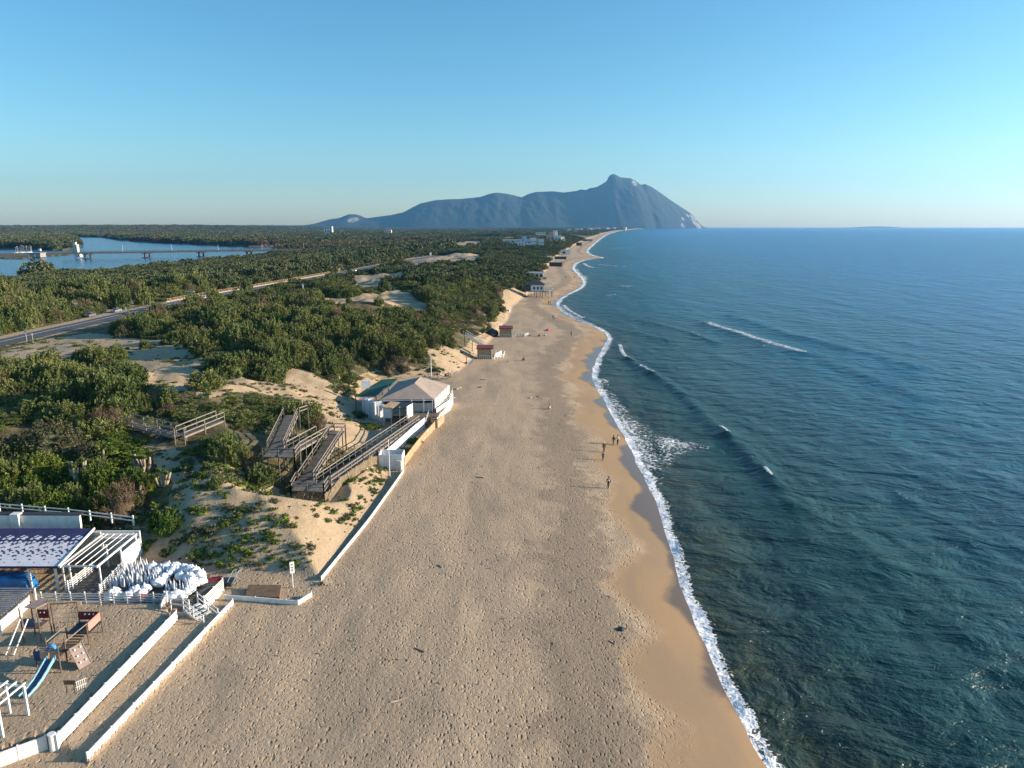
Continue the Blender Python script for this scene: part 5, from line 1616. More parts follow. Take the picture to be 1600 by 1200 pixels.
# ---- along the foot of the dune
def edgings():
    fence('beach_edging', [P3(352, 936, 2.2), P3(447, 943, 2.2), P3(466, 944, 2.2), P3(487, 931, 2.2)], 0.4, 3.0, 'panel', WHITE, 'short white board edging round the corner with the brown lid, near the sign', 'edging', post=0.06)
    fence('beach_edging', [P3(502, 906, 2.2), P3(576, 815, 2.2), P3(611, 765, 2.2), P3(631, 736, 2.2)], 0.38, 3.5, 'panel', WHITE, 'long white board edging between the beach and the sandy dune slope', 'edging', post=0.06)
    c = [on(384, 936), on(437, 938), on(440, 921), on(388, 920)]
    o = MB().slab([(q.x, q.y) for q in c], 2.1, [2.5, 2.5, 2.62, 2.62]).build('planter_lid', BROWN)
    tag(o, 'brown boarded flat lid behind the white edging beside the sign', 'lid')
    q = on(458, 918)
    t = thing('beach_sign', q, 'narrow white sign board on a white post at the foot of the sandy slope', 'sign')
    MB().tube(q, q + Vector((0, 0, 2.7)), 0.045, 0.04, 8).build('post', WHITE, t)
    MB().box(q + Vector((0.05, -0.03, 2.1)), (0.42, 0.04, 1.15), 0.5).build('board', WHITE2, t)
    m = MB()
    for k, z in enumerate((2.4, 2.1, 1.85)): m.box(q + Vector((0.07, -0.065, z)), (0.16, 0.012, 0.11), 0.5)
    m.build('symbol', DARK, t)
    # rubbish and sticks at the end of the edging
    q = on(506, 914)
    t = thing('driftwood_heap', q, 'small heap of sticks and rubbish at the near end of the long white edging', 'driftwood')
    rng = random.Random(2); m = MB()
    for k in range(14):
        a = q + Vector((rng.uniform(-.6, .9), rng.uniform(-.3, .3), 0.1)); m.tube(a, a + Vector((rng.uniform(-.7, .7), rng.uniform(-.5, .5), rng.uniform(0, .4))), 0.04, 0.02, 5)
    m.build('sticks', DRIFT, t); MB().box(q + Vector((-.2, 0, .15)), (0.3, .25, .25), .4).build('crate', DARK, t)
    fence('screen_fence', [P3(632, 728, 2.2), P3(652, 700, 2.2), P3(680, 668, 2.2)], 1.25, 1.8, 'panel', TANW, 'tan plywood screen fence between the container and the cafe steps', post=0.08)
    fence('bamboo_fence', [P3(507, 797, 2.2), P3(545, 768, 2.2), P3(592, 732, 2.2)], 1.35, 2.2, 'bamboo', BAMB, 'pale bamboo screen fence below the long boardwalk ramp')
    q = on(609, 745)
    t = thing('lamp_pole', q, 'tall slender white pole standing in front of the white container', 'pole')
    MB().tube(q, q + Vector((0, 0, 5.4)), 0.075, 0.05, 10).build('shaft', WHITE, t); MB().tube(q, q + Vector((0, 0, 0.18)), 0.16, 0.12, 10).build('base', CONC, t)
    q = on(674, 593)
    t = thing('lamp_pole', q, 'white pole rising behind the tan cafe roof', 'pole')
    MB().tube(q, q + Vector((0, 0, 5.6)), 0.10, 0.07, 10).build('shaft', WHITE, t); MB().tube(q, q + Vector((0, 0, 0.18)), 0.2, 0.15, 10).build('base', CONC, t)
    # white container
    x0, x1, y0, y1 = -18.9, -15.6, 95.9, 98.2
    z = hz(-17, 97)
    t = thing('storage_container', (-17.2, 97, z), 'white open-topped storage box at the foot of the ramp wall', 'container')
    m = MB(); m.wall((x0, y0, z - .1), (x1, y0, z - .1), 2.3, 0.08); m.wall((x1, y0, z - .1), (x1, y1, z - .1), 2.3, 0.08); m.wall((x0, y1, z - .1), (x1, y1, z - .1), 2.3, 0.08); m.wall((x0, y0, z - .1), (x0, y1, z - .1), 2.3, 0.08)
    m.build('walls', WHITE2, t)
    m = MB()
    for k in range(5): m.box((x0 + 0.1 + k * 0.78, y0 - 0.06, z + 1.1), (0.06, 0.05, 2.2))
    m.build('ribs', WHITE, t)
    MB().box((x1 - 0.45, y0 - 0.28, z + 0.7), (0.7, 0.4, 1.4)).build('cabinet', CREAM, t)
edgings()

def flight(t, a, b, w, sides=(-1, 1), rail_h=1.05, gap=1.9, deckmat=GREYW, white_posts=False, skirt=0.0):
    """deck from a to b with stringers, two rails a side and posts down to the ground"""
    a, b = Vector(a), Vector(b)
    d = (b - a); L = d.length; dn = d.normalized()
    side = Vector((dn.y, -dn.x, 0)).normalized()
    n = int(L / 0.17)
    m = MB()
    for k in range(n):
        q = a.lerp(b, (k + 0.5) / n)
        m.beam(q - side * w / 2, q + side * w / 2, 0.152, 0.05)
    m.build('deck', deckmat, t)
    m = MB()
    for s in (-1, 1): m.beam(a + side * s * (w / 2 + .03) - Vector((0, 0, .14)), b + side * s * (w / 2 + .03) - Vector((0, 0, .14)), 0.06, 0.22)
    m.build('stringers', RAILW, t)
    up = Vector((0, 0, 1))
    np_ = max(2, int(L / gap) + 1)
    for s in sides:
        o = side * s * (w / 2 + 0.07)
        m = MB()
        for h in (0.55, rail_h): m.beam(a + o + up * h, b + o + up * h, 0.055, 0.12)
        m.build('handrail', RAILW, t)
        for k in range(np_):
            q = a.lerp(b, k / (np_ - 1)) + o
            g = min(hz(q.x, q.y), q.z - 0.3)
            MB().box(Vector((q.x, q.y, (g - 0.2 + q.z + rail_h) / 2)), (0.12, 0.12, q.z + rail_h - g + 0.2), math.atan2(d.y, d.x)).build('post', GREYW, t)

def boardwalk():
    t = thing('zigzag_boardwalk', P3(480, 780, 3.0), 'long weathered wooden zigzag boardwalk with handrails climbing from the cafe into the dune', 'boardwalk')
    up = Vector((0, 0, 1))
    A, B = Vector((-23.7, 82.6, 4.6)), Vector((-16.6, 115.8, 3.65))
    flight(t, A + (B - A) * 0.03, B, 1.9)
    # lower landing
    c = [Vector((-26.9, 81.4, 4.6)), Vector((-22.75, 80.9, 4.6)), Vector((-22.8, 83.4, 4.6)), Vector((-24.9, 85.2, 4.6)), Vector((-27.3, 85.2, 4.6))]
    def landing(c):
        m = MB(); m.slab([(q.x, q.y) for q in c], c[0].z - 0.14, c[0].z - 0.02); m.build('landing', GREYW, t)
    landing(c)
    def rail(p, q, gap=1.9):
        p, q = Vector(p), Vector(q)
        m = MB()
        for h in (0.55, 1.05): m.beam(p + up * h, q + up * h, 0.055, 0.12)
        m.build('handrail', RAILW, t)
        n = max(2, int((q - p).length / gap) + 1)
        for k in range(n):
            e = p.lerp(q, k / (n - 1)); g = min(hz(e.x, e.y), e.z - .3)
            MB().box(Vector((e.x, e.y, (g - .2 + e.z + 1.1) / 2)), (0.13, 0.13, e.z + 1.1 - g + .2)).build('post', GREYW, t)
    rail(c[0], c[1], 2.0); rail(c[4], c[0], 2.0); rail(c[1], c[2])
    m = MB()
    for k in range(5):
        q = c[0].lerp(c[1], k / 4); g = hz(q.x, q.y + 1)
        m.beam((q.x, q.y + .3, g), (q.x + .5, q.y + 2.0, 4.45), 0.09, 0.09)
    m.build('braces', GREYW, t)
    # up the slope
    C0, C1 = Vector((-26.1, 85.0, 4.6)), Vector((-25.4, 98.2, 6.7))
    flight(t, C0, C1, 1.8)
    p = [Vector((-27.6, 98.0, 6.7)), Vector((-24.4, 98.0, 6.7)), Vector((-24.4, 99.9, 6.7)), Vector((-27.6, 99.9, 6.7))]
    landing(p); rail(p[3], p[2], 1.6); rail(p[1], p[2], 1.8)
    D0, D1 = Vector((-27.4, 98.4, 6.75)), Vector((-28.4, 88.0, 7.6))
    flight(t, D0, D1, 1.6)
    L = [Vector((-31.4, 85.2, 7.65)), Vector((-27.3, 84.9, 7.65)), Vector((-27.5, 88.0, 7.65)), Vector((-31.4, 88.0, 7.65))]
    landing(L); rail(L[0], L[1], 2.0); rail(L[1], L[2], 1.6)
    flight(t, Vector((-30.7, 88.0, 7.7)), Vector((-32.4, 100.5, 8.9)), 1.9)
    rail(Vector((-31.2, 100.6, 8.9)), Vector((-30.4, 102.2, 8.9)))
    # side arm
    t2 = thing('side_boardwalk', P3(260, 680, 8.5), 'short weathered boardwalk with a corner, half hidden by bushes on the left', 'boardwalk')
    a, b, c2 = on(196, 666) + up * 0.5, on(283, 692) + up * 1.0, on(345, 664) + up * 0.8
    flight(t2, a, b, 1.5, rail_h=1.15, gap=2.6); flight(t2, b, c2, 1.5, rail_h=1.15, gap=2.6)
    t3 = thing('side_boardwalk', on(98, 645), 'dark boardwalk railing just showing among the bushes above the domed shrubs', 'boardwalk')
    flight(t3, on(70, 652) + up * 0.35, on(122, 640) + up * 0.35, 1.2, gap=3.0)
boardwalk()

def cafe():
    up = Vector((0, 0, 1))
    g = 2.25; zf = 3.35
    t = thing('beach_cafe', (-18, 128, g), 'white beach cafe with a broad tan canvas hip roof at the foot of the dune', 'building')
    FL, FR, BR, BL = Vector((-23.6, 122.8, 5.75)), Vector((-14.0, 123.2, 5.75)), Vector((-12.3, 135.0, 5.75)), Vector((-22.6, 137.5, 5.75))
    ap, ap2 = Vector((-17.9, 127.5, 7.7)), Vector((-17.5, 133.0, 7.7))
    m = MB()
    m.add([FL, FR, BR, BL, ap, ap2], [(0, 1, 4), (1, 2, 5, 4), (2, 3, 5), (3, 0, 4, 5)])
    dn = Vector((0, 0, 0.12))
    m.add([FL - dn, FR - dn, BR - dn, BL - dn], [(3, 2, 1, 0)])
    for a, b in ((FL, FR), (FR, BR), (BR, BL), (BL, FL)): m.quad(a, a - dn, b - dn, b)
    m.build('roof', TANROOF, t)
    MB().tube(ap, ap2, 0.06, 0.06, 6).build('ridge', TANROOF, t)
    base = [(-23.4, 122.6), (-16.9, 116.4), (-15.3, 118.4), (-13.6, 122.6), (-11.8, 129.5), (-12.0, 135.4), (-22.6, 137.2)]
    MB().slab(base, g - .3, zf).build('floor', DECKF, t)
    # right-hand walls: an upper glazed screen and the lower white parapet
    m = MB(); m.wall(FR + Vector((0.1, 0, -2.1)), BR + Vector((0.05, 0, -2.1)), 2.0, 0.08); m.build('side_wall', WHITE, t)
    for k in range(6):
        q = FR.lerp(BR, k / 5); MB().box((q.x + 0.16, q.y, 4.6), (0.08, 0.12, 2.3)).build('mullion', STEEL, t)
    pr = [Vector((-15.2, 118.3, g)), Vector((-13.5, 122.6, g)), Vector((-11.7, 129.5, g)), Vector((-11.6, 135.2, g))]
    m = MB()
    for a, b in zip(pr[1:-1], pr[2:]): m.wall(a - up * .2, b - up * .2, 2.1, 0.10)
    m.build('parapet', WHITE, t)
    m = MB()
    for a, b in zip(pr[1:-1], pr[2:]):
        for h in (2.25, 2.6): m.beam(a + up * h, b + up * h, 0.05, 0.07)
    for q in along(pr[1:], 1.5): m.box(q + up * 2.2, (0.07, 0.07, 0.9))
    m.build('railing', WHITE, t)
    # front under the eaves
    m = MB(); m.wall((-21.5, 123.4, zf), (-14.3, 123.7, zf), 1.6, 0.08); m.build('front_wall', CREAM, t)
    for x in (-23.3, -20.6, -18.0, -15.8, -14.2): MB().box((x, 123.0, 4.5), (0.14, 0.14, 2.4)).build('post', WHITE, t)
    MB().beam(FL + Vector((0, .05, -.22)), FR + Vector((0, .05, -.22)), 0.08, 0.2).build('fascia', WHITE, t)
    m = MB(); m.wall((-23.3, 123.2, g), (-22.4, 137.2, g), 3.4, 0.1); m.wall((-22.4, 137.3, g), (-12.2, 135.3, g), 3.4, 0.1); m.build('rear_walls', WHITE, t)
    # steps down to the beach
    s = thing('cafe_steps', (-13.9, 119.4, g), 'brown boarded passage and steps from the cafe deck to the beach', 'stairs')
    m = MB()
    for k in range(6):
        f = k / 5
        m.box((-13.9 - 0.12 * f + 0.05, 117.4 + 0.42 * k, g + 0.12 + 0.2 * k), (1.9, 0.42, 0.12), -0.22)
    m.build('treads', BROWN, s)
    m = MB()
    for x in (-14.95, -12.85):
        for h in (0.95, 0.55): m.beam((x, 117.2, g + h), (x + .35, 120.0, g + 1.1 + h), 0.05, 0.09)
        for k in range(3): m.box((x + .17 * k, 117.2 + 1.35 * k, g + 0.5 + 0.5 * k), (0.1, 0.1, 1.5))
    m.build('handrail', WHITE, s)
    MB().wall((-12.75, 117.2, g - .2), (-12.0, 121.0, g - .2), 1.5, 0.08).build('side_panel', TANW, s)
    MB().slab([(-14.9, 120.2), (-13.0, 119.9), (-11.9, 129), (-13.4, 123.0)], zf - 0.06, zf + 0.02).build('passage', BROWN, s)
    # white wall below the ramp
    fence('ramp_wall', [Vector((-18.6, 98.6, g)), Vector((-16.4, 110.5, g)), Vector((-15.0, 117.4, g))], 1.75, 2.4, 'panel', WHITE, 'white panel wall standing under the right side of the long ramp', 'wall', post=0.09)
    # white cabin panels
    for k in range(7):
        f = k / 6.0
        a = Vector((-26.8 + 3.9 * f, 125.6 - 4.4 * f, g - 0.1))
        o = MB().box(a + Vector((0, 0, 1.5 + 0.12 * (k % 3))), (1.0, 0.5, 3.0 + 0.24 * (k % 3)), 0.55 - 0.25 * (k % 2)).add([a + Vector((-.5, 0, 3.1)), a + Vector((.5, 0, 3.1)), a + Vector((0, 0, 3.5))], [(0, 1, 2)]).build('cabin_panel', WHITE2)
        tag(o, 'white bathing cabin wall panel stored upright, left of the cafe booth', 'panel', 'white cabin panels stored by the cafe')
    # booth
    b = thing('ticket_booth', (-20.7, 119.4, zf), 'small white booth on long posts with two little sloping roofs in front of the cafe', 'booth')
    for x in (-22.2, -20.9, -19.4, -18.2):
        MB().box((x, 118.6, 3.6), (0.12, 0.12, 3.8)).build('post', WHITE, b)
    MB().box((-21.5, 119.6, 4.4), (1.35, 1.7, 1.9)).build('cabin', WHITE2, b)
    m = MB(); m.slab([(-22.4, 118.3), (-20.6, 118.3), (-19.6, 121.2), (-21.3, 121.2)], [5.45, 5.25, 5.55, 5.75], [5.55, 5.35, 5.65, 5.85]); m.build('roof', TANW, b)
    m = MB(); m.slab([(-20.4, 118.3), (-18.2, 118.3), (-17.4, 121.2), (-19.4, 121.2)], [5.2, 5.2, 5.6, 5.6], [5.3, 5.3, 5.7, 5.7]); m.build('roof', DARK, b)
    MB().wall((-18.15, 118.6, zf), (-17.5, 121.0, zf), 2.2, 0.08).build('side_wall', WHITE2, b)
    MB().box((-19.9, 120.6, 4.2), (2.4, 0.08, 1.4)).build('counter_wall', CREAM, b)
    # green awnings
    w = thing('green_awning', (-26.0, 133, g), 'dark green canvas awnings on a pale frame behind the white cabin panels', 'awning')
    for k, c in enumerate(([(-29.2, 127.8), (-25.2, 127.6), (-24.4, 134.4), (-27.8, 134.6)], [(-28.2, 135.0), (-24.2, 134.6), (-23.2, 141.5), (-26.6, 141.5)])):
        MB().slab(c, [5.0, 5.1, 5.55, 5.3], [5.06, 5.16, 5.61, 5.36]).build('canvas', GREEN, w)
    MB().beam((-25.1, 127.5, 5.2), (-23.9, 134.4, 5.62), 0.1, 0.14).build('edge_beam', WHITE, w)
    for x, y in ((-29, 128), (-25.2, 127.8), (-27.9, 134.5), (-24.0, 134.4), (-26.5, 141.3), (-23.2, 141.3)):
        MB().box((x, y, 3.6), (0.12, 0.12, 3.0)).build('post', DARK, w)
    o = MB().box((-28.3, 134.0, 6.2), (1.7, 0.7, 1.2), 0.2).box((-28.3, 133.6, 5.5), (1.5, 0.1, 0.3), 0.2).build('cool_unit', WHITE2); tag(o, 'white boxy unit standing on the green awnings', 'unit')
    # things stored under the ramp
    rng = np.random.default_rng(5)
    for k, (f, mt, lab) in enumerate(((0.30, WHITE2, 'white tyre-like ring stored under the ramp near the landing'), (0.42, REDP, 'red crate stored under the middle of the ramp'), (0.50, WHITE2, 'white bundle stored under the upper half of the ramp'))):
        q = Vector((-22.9, 82.6, 0)).lerp(Vector((-16.6, 115.8, 0)), f); q.z = hz(q.x, q.y)
        V, F = blob(rng, 0.45, 0.8)
        o = MB().add(V + np.array(q) + np.array([0.8, 0, 0.45]), F).build('stored_bundle', mt, None, True); tag(o, lab, 'bundle')
    # heap of wood beyond the cafe
    q = on(697, 592)
    t = thing('driftwood_heap', q, 'large pale heap of driftwood and planks behind the cafe at the dune foot', 'driftwood')
    rr = random.Random(6); m = MB()
    for k in range(34):
        a = q + Vector((rr.uniform(-1.6, 1.6), rr.uniform(-1.2, 1.2), rr.uniform(0.1, 1.4))); m.tube(a, a + Vector((rr.uniform(-1.3, 1.3), rr.uniform(-1, 1), rr.uniform(-.3, .9))), 0.10, 0.05, 5)
    m.tube(q + Vector((0.4, 0, 0.6)), q + Vector((1.1, 0.2, 3.4)), 0.05, 0.02, 5)
    m.build('branches', DRIFT, t); MB().box(q + Vector((0.2, -.4, 1.0)), (0.9, 0.6, 0.7), .4).build('crate', DARK, t)
cafe()

# ---- beach huts farther along
def hut(px, py, label, seed):
    q = on(px, py); up = Vector((0, 0, 1))
    t = thing('beach_hut', q, label, 'hut')
    MB().box(q + Vector((0, 1.6, 1.25)), (3.6, 2.8, 2.6)).build('walls', TANW, t)
    MB().box(q + Vector((1.82, 1.6, 1.25)), (0.08, 2.86, 2.6)).build('side_wall', WHITE2, t)
    m = MB(); m.slab([(q.x - 2.1, q.y - 0.15), (q.x + 2.3, q.y - 0.15), (q.x + 2.3, q.y + 3.3), (q.x - 2.1, q.y + 3.3)], [q.z + 2.62, q.z + 2.62, q.z + 3.0, q.z + 3.0], [q.z + 2.85, q.z + 2.85, q.z + 3.2, q.z + 3.2]); m.build('roof', REDROOF, t)
    for x in (-1.85, 1.95): MB().box(q + Vector((x, 0.0, 1.2)), (0.14, 0.14, 2.9)).build('post', WHITE, t)
    m = MB()
    for k in range(6): m.box(q + Vector((-1.2 + 0.5 * k, 0.02, 0.5)), (0.12, 0.04, 1.0))
    m.beam(q + Vector((-1.4, 0, 0.95)), q + Vector((1.6, 0, .95)), 0.05, 0.08); m.build('railing', WHITE, t)
    return q, t
def huts():
    up = Vector((0, 0, 1))
    q, t = hut(757, 561, 'nearer tan beach hut with maroon roof, beside the white railed ramp', 1)
    q2, t2 = hut(790, 527, 'farther tan beach hut with maroon roof and white fence on its right', 2)
    r = thing('railed_ramp', q, 'white railed ramp climbing from the nearer maroon roofed hut up the dune', 'ramp')
    a, b = q + Vector((0.6, 4.5, 2.0)), q + Vector((-5.6, 8.0, 5.2))
    d = (b - a).normalized(); sd = Vector((d.y, -d.x, 0)).normalized()
    m = MB(); m.beam(a, b, 1.5, 0.12); m.build('deck', GREYW, r)
    for s in (-0.8, 0.8):
        m = MB()
        for h in (0.5, 1.05): m.beam(a + sd * s + up * h, b + sd * s + up * h, 0.06, 0.1)
        for k in range(11): m.box(a.lerp(b, k / 10) + sd * s + up * 0.55, (0.09, 0.09, 1.2))
        m.build('handrail', WHITE, r)
    for k in range(4):
        e = a.lerp(b, k / 3); g = hz(e.x, e.y); MB().box((e.x, e.y, (g + e.z) / 2), (0.16, 0.16, max(0.3, e.z - g + .3))).build('post', DARK, r)
    MB().box(b + Vector((0.2, -1.0, 0.55)), (0.9, 0.08, 0.8)).build('notice', REDP, r)
    f1 = fence('terrace_fence', [q + Vector((2.6, 0.2, 0)), q + Vector((4.9, 2.2, 0)), q + Vector((5.2, 6.5, 0)), q + Vector((2.8, 8.0, 0))], 1.0, 1.2, 'rail', WHITE, 'white low fence round the terrace of the nearer maroon roofed hut')
    m = MB()
    for k in range(4): m.box(q + Vector((3.2 + 0.3 * k, 3 + 1.0 * k, 0.55)), (0.9, 0.2, 1.1), 0.5 + 0.2 * k)
    tag(m.build('white_screen', WHITE2), 'white folding screen boards on the terrace right of the nearer hut', 'screen')
    fence('terrace_fence', [q2 + Vector((3.0, 0.2, 0)), q2 + Vector((6.0, 0.6, 0)), q2 + Vector((7.2, 3.4, 0))], 1.0, 1.2, 'rail', WHITE, 'white low fence beside the farther maroon roofed hut')
    m = MB(); m.box(q2 + Vector((4.6, 1.6, 0.5)), (2.2, 0.5, 0.12), 0.2)
    for x in (3.7, 5.5): m.box(q2 + Vector((x, 1.6, 0.22)), (0.12, 0.5, 0.5), .2)
    tag(m.build('bench', BROWN), 'brown bench on the sand right of the farther hut', 'bench')
    m = MB()
    for k in range(8): m.box(q2 + Vector((-1 + .35 * k, 4.6 + .2 * (k % 2), 1.6 + .25 * (k % 3))), (0.25, 0.5, 3.2))
    tag(m.build('stacked_beds', WHITE2), 'white sunbeds stacked upright behind the farther hut', 'sunbeds')
    m = MB(); Vb, Fb = blob(np.random.default_rng(4), 1.7, 0.9); m.add(Vb + np.array(q2 + Vector((-4.2, 1.6, 0.9))), Fb)
    tag(m.build('covered_heap', DARK, None, True), 'dark covered heap left of the farther hut', 'heap')
    # upturned boat leaning on a frame
    e = on(733, 570)
    t = thing('leaning_boat', e, 'small white boat propped on its side on the sand left of the nearer hut', 'boat')
    m = MB(); ring = []
    n = 10
    for k in range(n + 1):
        f = k / n; w = math.sin(math.pi * min(0.97, f * 0.9 + 0.08)) * 0.5
        c = Vector((0.9 * f * 1.6 - .2, 0.2, 0.15 + 1.9 * f * f * 0.9))
        ring.append((c + Vector((-w * .5, 0, w * .5)), c + Vector((w * .5, -.25, -w * .1)), c + Vector((w * .2, .3, .1))))
    V = [e + p for r_ in ring for p in r_]
    m.add(V, [(3 * k + i, 3 * k + (i + 1) % 3, 3 * k + 3 + (i + 1) % 3, 3 * k + 3 + i) for k in range(n) for i in range(3)])
    m.build('hull', WHITE2, t); MB().box(e + Vector((-0.7, 0.3, 1.0)), (0.16, 0.16, 2.1)).build('prop', DARK, t)
    MB().beam(e + Vector((-.7, .3, 1.9)), e + Vector((1.0, .3, 2.0)), 0.1, 0.1).build('crossbar', DARK, t)
    # driftwood on the sand
    for k, (px, py, L, a, mt, lab) in enumerate(((832, 622, 1.7, 0.5, DRIFT, 'pale driftwood pole lying on the open beach'), (838, 621, 1.2, -0.4, BROWN, 'dark log lying beside the pale driftwood pole'), (717, 608, 1.8, 0.9, DRIFT, 'pale driftwood branch on the sand behind the cafe'),
                                             (705, 624, 2.4, 0.9, DRIFT, 'pale plank leaning by the right corner of the cafe'), (755, 594, 1.6, -0.2, DRIFT, 'crooked pale branch on the beach below the huts'), (750, 606, 1.0, -0.5, BROWN, 'short dark branch on the beach below the huts'))):
        q = on(px, py)
        m = MB(); dv = Vector((math.cos(a), math.sin(a), 0))
        m.tube(q - dv * L / 2 + up * .1, q + up * 0.2 + Vector((0, .1, 0)), 0.09, 0.11, 6); m.tube(q + up * .2 + Vector((0, .1, 0)), q + dv * L / 2 + up * 0.16, 0.11, 0.05, 6)
        m.tube(q + up * .2, q + dv * 0.4 + Vector((0.1, 0.3, 0.4)), 0.05, 0.02, 5)
        tag(m.build('driftwood', mt, None, True), lab, 'driftwood')
    q = on(971, 984)
    m = MB(); Vb, Fb = blob(np.random.default_rng(9), 0.34, 0.5); m.add(Vb + np.array(q) + np.array([0, 0, .05]), Fb); m.tube(q + Vector((.2, 0, .1)), q + Vector((0.7, .15, .05)), 0.04, 0.02, 5)
    tag(m.build('seaweed_clump', DARK, None, True), 'dark clump of washed-up weed alone on the nearest beach', 'weed')
huts()

def stilt_house():
    up = Vector((0, 0, 1))
    q = on(843, 466); g = q.z
    t = thing('stilt_house', q, 'white beach bar with a dark roof raised on stilts beside the water', 'building')
    zf = g + 3.4
    MB().slab([(q.x - 7.5, q.y), (q.x + 4.5, q.y), (q.x + 6.8, q.y + 9), (q.x - 5.5, q.y + 9)], zf - .3, zf).build('deck', RAILW, t)
    for i in range(5):
        for j in range(2):
            MB().box((q.x - 7 + 2.8 * i + j * 2, q.y + 0.5 + 7 * j, g + 1.6), (0.25, 0.25, 3.4)).build('stilt', GREYW, t)
    MB().box((q.x - 1.0, q.y + 4.5, zf + 1.5), (6.5, 6.0, 3.0)).build('walls', WHITE, t)
    MB().box((q.x - 5.6, q.y + 4.5, zf + 1.3), (2.6, 6.0, 2.6)).build('annex', DARK, t)
    m = MB(); A = [Vector((q.x - 7.3, q.y + 0.8, zf + 3.0)), Vector((q.x + 2.8, q.y + 0.8, zf + 3.0)), Vector((q.x + 3.4, q.y + 8.4, zf + 3.0)), Vector((q.x - 6.6, q.y + 8.4, zf + 3.0))]
    r1, r2 = Vector((q.x - 4.2, q.y + 4.6, zf + 4.6)), Vector((q.x + .4, q.y + 4.6, zf + 4.6))
    m.add(A + [r1, r2], [(0, 1, 5, 4), (1, 2, 5), (2, 3, 4, 5), (3, 0, 4), (3, 2, 1, 0)]); m.build('roof', DARK, t)
    m = MB()
    for x, y in ((q.x + 3.2, q.y + .3), (q.x + 6.2, q.y + .3), (q.x + 6.8, q.y + 6), (q.x + 3.6, q.y + 6)): m.box((x, y, zf + .2), (0.22, 0.22, 7.2))
    for z in (zf + 1.0, zf + 3.6): m.beam((q.x + 3.2, q.y + .3, z), (q.x + 6.4, q.y + .3, z), 0.15, 0.2); m.beam((q.x + 6.3, q.y + .3, z), (q.x + 6.8, q.y + 6, z), 0.15, 0.2)
    m.build('white_frame', WHITE, t)
    for k in range(3): MB().box((q.x - 2.6 + 1.8 * k, q.y + 1.47, zf + 1.4), (0.9, 0.06, 1.3)).build('window', GLASS, t)
    # flat glazed pavilion
    q = on(832, 436)
    t = thing('beach_pavilion', q, 'flat-roofed pavilion with blue glazing on the dune edge above the stilt bar', 'building')
    MB().box(q + Vector((0, 6, 2.2)), (21, 9, 5.0)).build('walls', WHITE, t)
    MB().box(q + Vector((0.5, 6, 4.95)), (23, 11, 0.5)).build('roof', STEEL, t)
    for k in range(5): MB().box(q + Vector((-7.5 + 4 * k, 1.42, 2.6)), (3.0, 0.1, 2.4)).build('window', GLASS, t)
    MB().box(q + Vector((10.55, 6, 2.6)), (0.1, 6.5, 2.4)).build('window', GLASS, t)
    MB().box(q + Vector((12.3, 3, 0.5)), (3.0, 6, 1.8)).build('terrace', CONC, t)
    t.scale = (0.62, 0.8, 0.75)
    q = on(869, 417)
    t = thing('beach_pavilion', q, 'dark open pavilion on posts at the back of the beach beyond the stilt bar', 'building')
    MB().box(q + Vector((0, 5, 4.4)), (17, 10, 0.5)).build('roof', CONC, t)
    MB().box(q + Vector((0, 8, 2.0)), (15, 0.4, 4.2)).build('wall', DARK, t)
    for k in range(6):
        MB().box(q + Vector((-8 + 3.2 * k, 0.6, 2.0)), (0.35, 0.35, 4.6)).build('post', DARK, t)
    t.scale = (0.72, 0.8, 0.85)
    for k, (px, py, w, h, mt, lab) in enumerate(((876, 405, 12, 2.2, DARK, 'low dark hut with a pale strip roof behind the open pavilion'), (884, 398, 11, 5, WHITE, 'white beach house with terraces at the dune foot, past the dark pavilions'),
                                             (918, 377, 22, 4, CONC, 'long low grey beach building on the far sand'), (852, 405, 13, 2, WHITE, 'low white hut among the bushes beside the open pavilion'), (905, 384, 9, 5, DARK, 'dark hut standing on the dune edge at the far beach'))):
        q = on(px, py)
        t = thing('far_beach_hut', q, lab, 'hut')
        MB().box(q + Vector((0, 4, h / 2)), (w, 7, h + .6)).build('walls', mt, t); MB().box(q + Vector((0, 4, h + .45)), (w + 1.2, 8.2, 0.35)).build('roof', STEEL if k != 3 else WHITE, t)
        MB().box(q + Vector((-w * .2, 0.46, h * .5)), (w * .3, 0.1, h * .5)).build('window', GLASS, t)
stilt_house()

def house(name, q, w, d, h, wall, roofm, label, group=None, storeys=2, hip=True):
    t = thing(name, q, label, 'house', group)
    MB().box(q + Vector((0, d / 2, h / 2 - .5)), (w, d, h + 1)).build('wall', wall, t)
    z = q.z + h
    if hip:
        A = [Vector((q.x - w / 2 - .5, q.y - .5, z)), Vector((q.x + w / 2 + .5, q.y - .5, z)), Vector((q.x + w / 2 + .5, q.y + d + .5, z)), Vector((q.x - w / 2 - .5, q.y + d + .5, z))]
        r1, r2 = Vector((q.x - w * .22, q.y + d / 2, z + h * .28)), Vector((q.x + w * .22, q.y + d / 2, z + h * .28))
        MB().add(A + [r1, r2], [(0, 1, 5, 4), (1, 2, 5), (2, 3, 4, 5), (3, 0, 4), (3, 2, 1, 0)]).build('roof', roofm, t)
    else:
        MB().box(q + Vector((0, d / 2, h + .62)), (w + .6, d + .6, .3)).build('roof', roofm, t)
    for s in range(storeys):
        for k in range(3):
            MB().box(q + Vector((-w * .3 + w * .3 * k, -.05, h * (s + .5) / storeys)), (w * .13, .12, h * .22)).build('window', GLASS, t)
    return t

